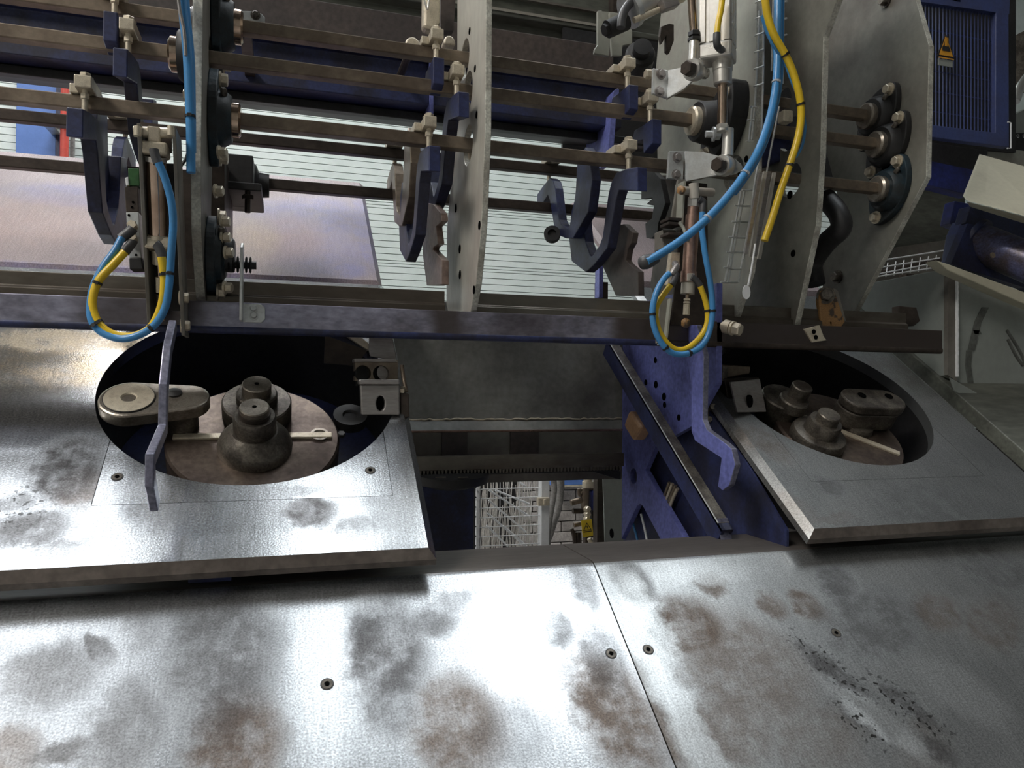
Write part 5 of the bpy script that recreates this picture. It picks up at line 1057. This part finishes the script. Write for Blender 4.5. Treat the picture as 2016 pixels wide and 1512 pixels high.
for k, (x0, y0, x1, y1) in enumerate(((1497, 340, 1468, 500), (1506, 338, 1478, 505), (1514, 338, 1486, 505), (1524, 340, 1494, 510))):
    tag(obj('cable_strip', B().strip([aY(x0, y0, 1.10+.006*k), aY((x0+x1)/2, (y0+y1)/2, 1.105+.006*k), aY(x1, y1, 1.11+.006*k)], EX*.0062, .004), M['plate_dirty' if k % 2 else 'brushed']), 'flat grey cable in the bundle beside the wire tray, %s from the tray' % ('first', 'second', 'third', 'fourth')[k], 'cable')
tag(obj('marker_strap', B().tube([aY(1487, 480, 1.1), aY(1480, 525, 1.1), aY(1473, 562, 1.1)], .0018, 8, 4).prism([aY(1470+7.5*cos(2*pi*k/16), 575+14*sin(2*pi*k/16), 1.1) for k in range(16)], (0, .002, 0)), M['white']), 'pale metal strap with an oval end hanging below the wire tray', 'strap')
tag(obj('clamp_clip', B().box(aY(1530, 245, 1.17)-V((0, .02, .0)), aY(1548, 225, 1.17)), M['cream'], bev=.002), 'small cream block bolted at the tray beside the blue hoses', 'block')
tag(obj('blue_motor_block', B().prism([aY(x, y, 1.24) for x, y in ((1500, 232), (1556, 228), (1560, 310), (1500, 330))], (0, .03, 0)), M['navy'], bev=.003), 'dark navy block half hidden behind the wire tray', 'block')
e = thing('foot_bolt', aY(1438, 658, 1.17), 'zinc bolt with sleeve and nut at the foot of the pale plate', 'bolt')
a, b_ = aY(1421, 641, 1.165), aY(1450, 648, 1.14)
d = (b_-a).normalized()
obj('sleeve', B().lathe(a, d, [(.007, 0), (.007, .006), (.0125, .006), (.0125, .018), (.007, .018), (.007, .022)], 24), M['cream'], e, smooth=35)
obj('nut', B().lathe(a+d*.020, d, [(.013, 0), (.013, .004)], 20).hexa(a+d*.024, d, .0115, .014), M['cream'], e, smooth=25)
for x, y in ((1401, 266),): tag(obj('stud_bolt', B().lathe(aY(x-12, y-2, 1.15), (.9, -.3, 0), [(.006, 0), (.006, .012), (.0125, .012), (.0125, .016)], 18).hexa(aY(x-12, y-2, 1.15)+V((.9, -.3, 0)).normalized()*.016, (.9, -.3, 0), .010, .010), M['zinc'], smooth=25), 'zinc stud with washer and nut on the pale plate right of the teal bearing', 'bolt')
# strap joint with orange paint at the foot of the outermost plate
e = thing('hinge_bracket', aY(1610, 680, 1.17), 'bent hinge bracket with chipped orange paint at the beam, below the outermost plate', 'bracket')
obj('link', B().prism([aY(x, y, 1.20) for x, y in ((1612, 590), (1616, 572), (1634, 566), (1644, 575), (1664, 634), (1656, 645), (1622, 660), (1618, 640))], (0, .010, 0)), M['orange'], e, bev=.0015)
obj('foot', B().prism([aY(x, y, 1.166) for x, y in ((1584, 648), (1614, 640), (1622, 662), (1628, 670), (1600, 674))], (0, .006, 0)), M['cream'], e, bev=.001)
obj('pivot_bolt', B().bolt(aY(1625, 582, 1.20), (-.5, -1, .1), .0125, .014), M['cast'], e, smooth=30)
obj('side', B().prism([aY(x, y, 1.205) for x, y in ((1640, 566), (1650, 572), (1668, 640), (1640, 672), (1624, 672), (1660, 636))], (0, .02, 0)), M['plate_dark'], e, bev=.001)
for x, y in ((1602, 653), (1606, 664)): obj('slot', B().lathe(aY(x, y, 1.1655), (0, -1, 0), [(.0045, 0), (.0045, .0006)], 12), M['void'], e)
tag(obj('hex_bolt', B().bolt(aX(1650, 545, 1.17), (-1, 0, 0), .011, .014), M['cast'], smooth=30), 'dark bolt low on the outermost plate above the orange bracket', 'bolt')
for x, y in ((1745, 2),): tag(obj('hex_bolt', B().bolt(aX(x, y, 1.17), (-1, 0, 0), .010, .014), M['cast'], smooth=30), 'dark bolt at the top of the outermost plate', 'bolt')
tag(obj('dark_crank', B().tube([aX(1625, 390, 1.02), aX(1650, 420, 1.02), aX(1655, 450, 1.02), aX(1625, 480, 1.02), aX(1600, 520, 1.02), aX(1605, 560, 1.02)], .020, 12, 5), M['black'], smooth=50), 'black crank arm in the dark between the two right side plates', 'crank')
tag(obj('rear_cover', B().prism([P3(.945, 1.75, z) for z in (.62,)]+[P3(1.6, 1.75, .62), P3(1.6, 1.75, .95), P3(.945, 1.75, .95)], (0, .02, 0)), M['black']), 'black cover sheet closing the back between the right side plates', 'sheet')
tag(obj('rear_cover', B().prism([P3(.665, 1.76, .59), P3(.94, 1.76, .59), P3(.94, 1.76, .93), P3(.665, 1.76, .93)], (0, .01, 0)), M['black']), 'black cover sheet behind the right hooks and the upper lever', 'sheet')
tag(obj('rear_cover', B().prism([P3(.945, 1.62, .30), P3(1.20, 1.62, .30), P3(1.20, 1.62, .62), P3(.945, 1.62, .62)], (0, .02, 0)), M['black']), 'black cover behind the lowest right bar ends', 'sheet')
# unseen slab on hangers, added and L-shaped to shade the right stations
hd = thing('overhead_blocker', P3(1.6, 2.0, 1.9), 'unseen grey slab added above the right stations to shade them', 'light blocker')
obj('blocker_slab', B().box(P3(.35, 1.5, 1.9), P3(3.0, 2.7, 2.3)).box(P3(2.6, .6, 1.9), P3(3.0, 1.51, 2.3)), M['plate_dark'], hd)
for x in (.9, 2.7): obj('hanger', B().box(P3(x-.06, 2.2, 2.3), P3(x+.06, 2.32, 5.0)), M['plate_dark'], hd)
# ------------------------------------------------------------------ far right: guard, cover, roller, cabinet
GY = 1.62
e = thing('guard_panel', aY(1900, 290, GY), 'blue machine guard panel with black grille and warning triangle, top right', 'guard')
outer = [(1800, -25), (1986, -12), (1987, 290), (1800, 266)]; inner = [(1815, 2), (1962, 25), (1960, 262), (1820, 244)]
fr = obj('frame', B().prism([aY(x, y, GY) for x, y in outer], (0, .02, 0)), M['guard'], e, bev=.002)
cut(fr, [B().prism([aY(x, y, GY)+V((0, -.05, 0)) for x, y in ((1790, -20), (1961, 24), (1960, 261), (1790, 240))], (0, .1, 0))])
obj('frame_rail', B().prism([aY(x, y, GY) for x, y in ((1790, -60), (1990, -60), (1987, 28), (1790, 0))], (0, .02, 0)), M['guard'], e)
obj('dark_backing', B().prism([aY(x, y, GY+.12) for x, y in ((1760, -40), (2000, -20), (2000, 300), (1760, 280))], (0, .01, 0)), M['black'], e)
x = 1822; slat = None
while x < 1960:                                   # vertical grille wires
    a, b_ = aY(x, 0, GY+.012), aY(x, 262, GY+.012)
    if slat is None: slat = obj('grille_wire', B().box((a.x-.0008, GY+.010, aY(1900, 268, GY).z-.01), (a.x+.0008, GY+.014, aY(1900, -5, GY).z)), M['guard'], e); sx = a.x
    else: c = slat.copy(); C.objects.link(c); c.parent = e; c.location = (a.x-sx, 0, 0)
    x += 6.9
for y in (62, 104, 142, 182, 222): a = aY(1812, y-6, GY+.02); obj('cross_wire', B().box((a.x, GY+.017, a.z-.001), (aY(1962, y+14, GY).x, GY+.020, a.z+.001)), M['guard'], e)
c = aY(1861, 92, GY-.004); ux = (aY(1880, 94, GY-.004)-aY(1842, 89, GY-.004)).normalized()
ux = V((1, 0, 0))
s, P2 = sign('warning_sign', 'amber warning triangle with black figure fixed on the blue guard grille', 'sign', aY(1861, 124, GY-.003), ux, V((0, 0, 1)), .050, .018, M['grey_box'], None, None)
S_ = lambda x, y: ((x-1861)*GY/FPX*1.02, (124-y)*GY/FPX)
P2('triangle', [S_(1834, 110), S_(1887, 110), S_(1860, 50)], M['black'], .0005, .002)
P2('triangle_field', [S_(1839, 107), S_(1882, 107), S_(1860, 57)], M['amber'], .0030)
P2('figure', [S_(1848, 96), S_(1848, 86), S_(1853, 80), S_(1857, 64), S_(1860, 60), S_(1863, 64), S_(1867, 80), S_(1873, 92), S_(1873, 96)], M['black'], .0040)
for x in (1856, 1860, 1864): P2('finger', [S_(x-1.2, 84), S_(x+1.2, 84), S_(x+1.2, 62), S_(x-1.2, 62)], M['amber'], .0050)
P2('under_bar', [S_(1838, 112), S_(1884, 112), S_(1885, 115), S_(1837, 115)], M['amber'], .0030)
tag(obj('latch_rod', B().tube([aY(1984, 240, GY-.02), aY(1990, 242, GY-.02), aY(1990, 292, GY-.02), aY(1983, 292, GY-.02)], .002, 8, 0), M['fence']), 'thin bent wire latch at the right edge of the blue guard', 'latch')
tag(obj('machine_tank', B().cyl(aY(2030, 120, 2.6), aY(2030, 120, 3.0), .14, 40), M['cast'], smooth=35), 'round brown metal drum right of the blue guard, cut by the picture edge', 'drum')
tag(obj('silver_pipe', B().tube([aY(1998, 200, 2.2), aY(2010, 170, 2.2), aY(2040, 130, 2.2)], .018, 16, 5), M['zinc'], smooth=60), 'shiny curved metal pipe at the right picture edge below the drum', 'pipe')
e = thing('grey_control_box', aY(2000, 262, 1.9), 'pale grey box with two ring marks at the right edge beside the guard', 'box')
obj('body', B().prism([aY(x, y, 1.9) for x, y in ((1984, 232), (2050, 200), (2050, 262), (1984, 262))], (0, .05, 0)), M['grey_box'], e)
obj('dark_label', B().prism([aY(x, y, 1.89) for x, y in ((1990, 268), (2000, 262), (2050, 262), (2050, 300), (1990, 300))], (0, .05, 0)), M['black'], e)
for x in (2004, 2016): obj('ring_mark', B().lathe(aY(x, 268, 1.885), (0, -1, 0), [(.0042, 0), (.0042, .001), (.0056, .001), (.0056, 0)], 18, caps=False), M['white'], e)
xg = lambda pts, Y, th, m, nm, label, cat, bev=.002: tag(obj(nm, B().prism([aY(x, y, Y) for x, y in pts], (0, th, 0)), M[m], bev=bev), label, cat)
xg([(1925, 284), (2040, 300), (2040, 350), (1915, 330)], 1.75, .1, 'plate', 'grey_plate', 'grey plate under the blue guard, above the cream cover', 'plate')
xg([(1820, 278), (1945, 296), (1945, 340), (1820, 325)], 1.72, .05, 'black', 'dark_gap_sheet', 'black gap between the blue guard and the blue bar below', 'sheet')
xg([(1812, 312), (1835, 317), (1925, 336), (1912, 385), (1845, 368), (1812, 362)], 1.66, .04, 'royal', 'blue_crossbar', 'short royal blue bar left of the cream cover', 'bar')
# cream cover, folded sheet
e = thing('sheet_cover', aY(1960, 430, 1.2), 'cream folded sheet-metal cover over the blue roller, right edge', 'cover')
pts = [(1932, 305), (2060, 340), (2060, 440), (2016, 425), (1905, 398), (1900, 392)]
f0 = [aY(x, y, 1.20+(.0 if y > 380 else .12)) for x, y in pts]
obj('front_sheet', B().prism([aY(1932, 305, 1.36), aY(2080, 345, 1.30), aY(2080, 442, 1.12), aY(1906, 396, 1.20), aY(1900, 388, 1.21)], (.0, .006, .004)), M['panel_cream'], e, bev=.003)
obj('lower_fold', B().prism([aY(1906, 397, 1.20), aY(2080, 443, 1.12), aY(2080, 458, 1.15), aY(1912, 406, 1.24)], (0, .004, 0)), M['panel_cream'], e, bev=.001)
# roller unit
e = thing('feed_roller', aY(1960, 540, 1.2), 'dark blue feed roller with worn shiny band below the cream cover', 'roller')
a, b_ = aY(1925, 476, 1.30), aY(2090, 545, 1.16)
obj('roller', B().cyl(a, b_, .042, 40), M['worn_blue'], e, smooth=35)
obj('end_disc', B().cyl(a-(b_-a).normalized()*.012, a, .05, 40), M['navy'], e, smooth=35)
p = aY(1953, 503, 1.19); obj('grub_screw', B().lathe(p, (0, -1, .2), [(.006, 0), (.006, .003), (.003, .003)], 12), M['rod'], e)
obj('side_cheek', B().prism([aY(x, y, 1.33) for x, y in ((1896, 434), (1916, 436), (1905, 470), (1890, 525), (1872, 524), (1884, 460))], (0, .03, 0)), M['guard'], e, bev=.002)
obj('arm', B().prism([aY(x, y, 1.42) for x, y in ((1880, 395), (1915, 402), (1893, 450), (1870, 440))], (0, .03, 0)), M['royal'], e, bev=.002)
obj('top_bar', B().prism([aY(x, y, 1.32) for x, y in ((1910, 405), (2060, 440), (2060, 480), (1900, 440))], (0, .03, 0)), M['navy'], e, bev=.002)
obj('bed', B().prism([aY(x, y, 1.28) for x, y in ((1872, 520), (1905, 440), (2080, 470), (2080, 610), (2016, 566))], (0, .02, 0)), M['navy'], e)
# grey cabinet with cover strip and weld
e = thing('grey_cabinet', aY(1940, 800, 1.25), 'grey-green welded cabinet body at the right edge with scuffed face', 'cabinet')
obj('face', B().prism([aY(x, y, 1.25) for x, y in ((1866, 528), (2080, 640), (2080, 850), (2016, 815), (1886, 752), (1866, 740))], (0, .30, 0)), M['grey_box'], e, bev=.002)
obj('side_strip', B().prism([aY(x, y, 1.245) for x, y in ((1866, 528), (1884, 537), (1884, 752), (1866, 738))], (0, .01, 0)), M['plate_dark'], e)
b = B(); rnd = random.Random(9)
b.tube([aY(1884+rnd.uniform(-.6, .6), 553+4*k, 1.243) for k in range(48)], .0035, 6, 0); obj('weld_bead', b, M['white'], e, smooth=60)
obj('top_strip', B().prism([aY(x, y, 1.20) for x, y in ((1843, 512), (1868, 520), (2080, 598), (2080, 624), (2016, 598), (1866, 532))], (0, .03, 0)), M['panel_cream'], e, bev=.002)
def smear(pts, w_, nm='scuff'): obj(nm, B().strip([aY(x, y, 1.2485) for x, y in pts], EX*w_, .0006), M['scuff'], e)
for pts, w_ in (([(1940, 605), (1925, 635), (1912, 690)], .020), ([(1908, 690), (1906, 720), (1912, 762)], .016), ([(1922, 650), (1926, 658)], .020)): smear(pts, w_)
b = B(); 
for pts in ([(1982, 650), (1996, 672), (2012, 700), (2022, 730)], [(1984, 668), (2000, 700), (2014, 720)]): b.tube([aY(x, y, 1.2487) for x, y in pts], .0035, 6, 4)
obj('tyre_mark', b, M['scuff'], e)
# lower frame of the cabinet: grey sloping rails right of the right table
tag(obj('sloping_sheet', B().prism([T(1.278, .52, .012), T(1.62, .52, .012), T(1.62, 1.30, .012), T(1.278, 1.30, .012)], TN*-.03), M['greenbeam'], bev=.002), 'grey sloping sheet beyond the dark gap right of the shaded bending table', 'sheet')
xg([(1870, 742), (1890, 754), (2080, 862), (2080, 920), (1990, 850), (1880, 770)], 1.22, .004, 'grey_box', 'cabinet_skirt', 'dark grey skirt strip under the cabinet', 'skirt')
xg([(1700, 570), (1872, 540), (1872, 610), (1700, 618)], 1.9, .01, 'plate', 'rear_sheet', 'pale greenish sheet behind the outermost plate, above the beam end', 'sheet')
xg([(1600, 510), (1880, 470), (1880, 575), (1690, 575)], 1.95, .01, 'plate_dark', 'rear_sheet', 'dark sheet behind the small wire basket', 'sheet')
xg([(1700, 330), (1900, 350), (1900, 520), (1660, 520)], 2.0, .01, 'greenbeam', 'rear_housing', 'dark green-grey housing behind the outermost plate', 'housing')
xg([(1800, 612), (1808, 640), (1860, 618), (1864, 560), (1840, 575)], 1.35, .01, 'plate_dark', 'stop_finger', 'dark pointed stop finger at the beam end', 'finger')
xg([(1770, 602), (1805, 605), (1812, 632), (1800, 642), (1770, 640)], 1.22, .02, 'rod_dark', 'end_stop', 'dark end stop on the guide rail at the right', 'stop')
# small wire basket
e = thing('wire_basket', aY(1800, 525, 1.8), 'pale wire cable basket seen behind the outermost plate', 'cable tray')
for (x0, y0, x1, y1) in ((1715, 516, 1878, 490), (1718, 546, 1846, 526), (1722, 541, 1830, 520), (1700, 532, 1850, 508)):
    obj('wire', B().cyl(aY(x0, y0, 1.8), aY(x1, y1, 1.8), .0022, 8), M['fence'], e)
for k in range(9):
    x = 1728+16*k; y = 544-2.5*k
    obj('rung', B().cyl(aY(x, y+3, 1.8), aY(x+4, y-24, 1.84), .0016, 6), M['fence'], e)
tag(obj('cable', B().tube([aY(1700, 542, 1.83), aY(1760, 532, 1.83), aY(1850, 512, 1.83)], .008, 10, 4), M['rod_dark'], smooth=60), 'brown cable lying in the small wire basket', 'cable')

# legs and stays that carry the sheets and trays behind
def stay(parent_name, x, y, z1, z0=0.0, r=.015):
    p = bpy.data.objects[parent_name]; obj('support_leg', B().box((x-r, y-r, z0), (x+r, y+r, z1)), M['rod_dark'], p)
def low(o): return min((o.matrix_world @ V(c)).z for c in o.bound_box)
bpy.context.view_layer.update()
for nm in ('rear_housing', 'rear_sheet', 'rear_sheet.001', 'stained_sheet', 'rear_post'):
    o = bpy.data.objects[nm]; stay(nm, o.location.x+(.05 if nm == 'stained_sheet' else .02), o.location.y+.03, low(o)+.05)
for nm in ('rear_cover', 'rear_cover.001', 'rear_cover.002'):
    o = bpy.data.objects[nm]; stay(nm, o.location.x+.02, o.location.y+.02, 3.22, o.location.z+.05)
for nm in ('round_pad', 'round_pad.001'):
    o = bpy.data.objects[nm]; obj('pad_arm', B().cyl(o.location+V((0, .015, .01)), o.location+V((0, .4, .03)), .008, 10), M['rod_dark'], o)
w_ = bpy.data.objects['wire_basket']; q = aY(1800, 538, 1.83); stay('wire_basket', q.x, 1.86, q.z)
q = aY(1163, 1010, MY); stay('valve_manifold', q.x, MY+.03, q.z, r=.010)
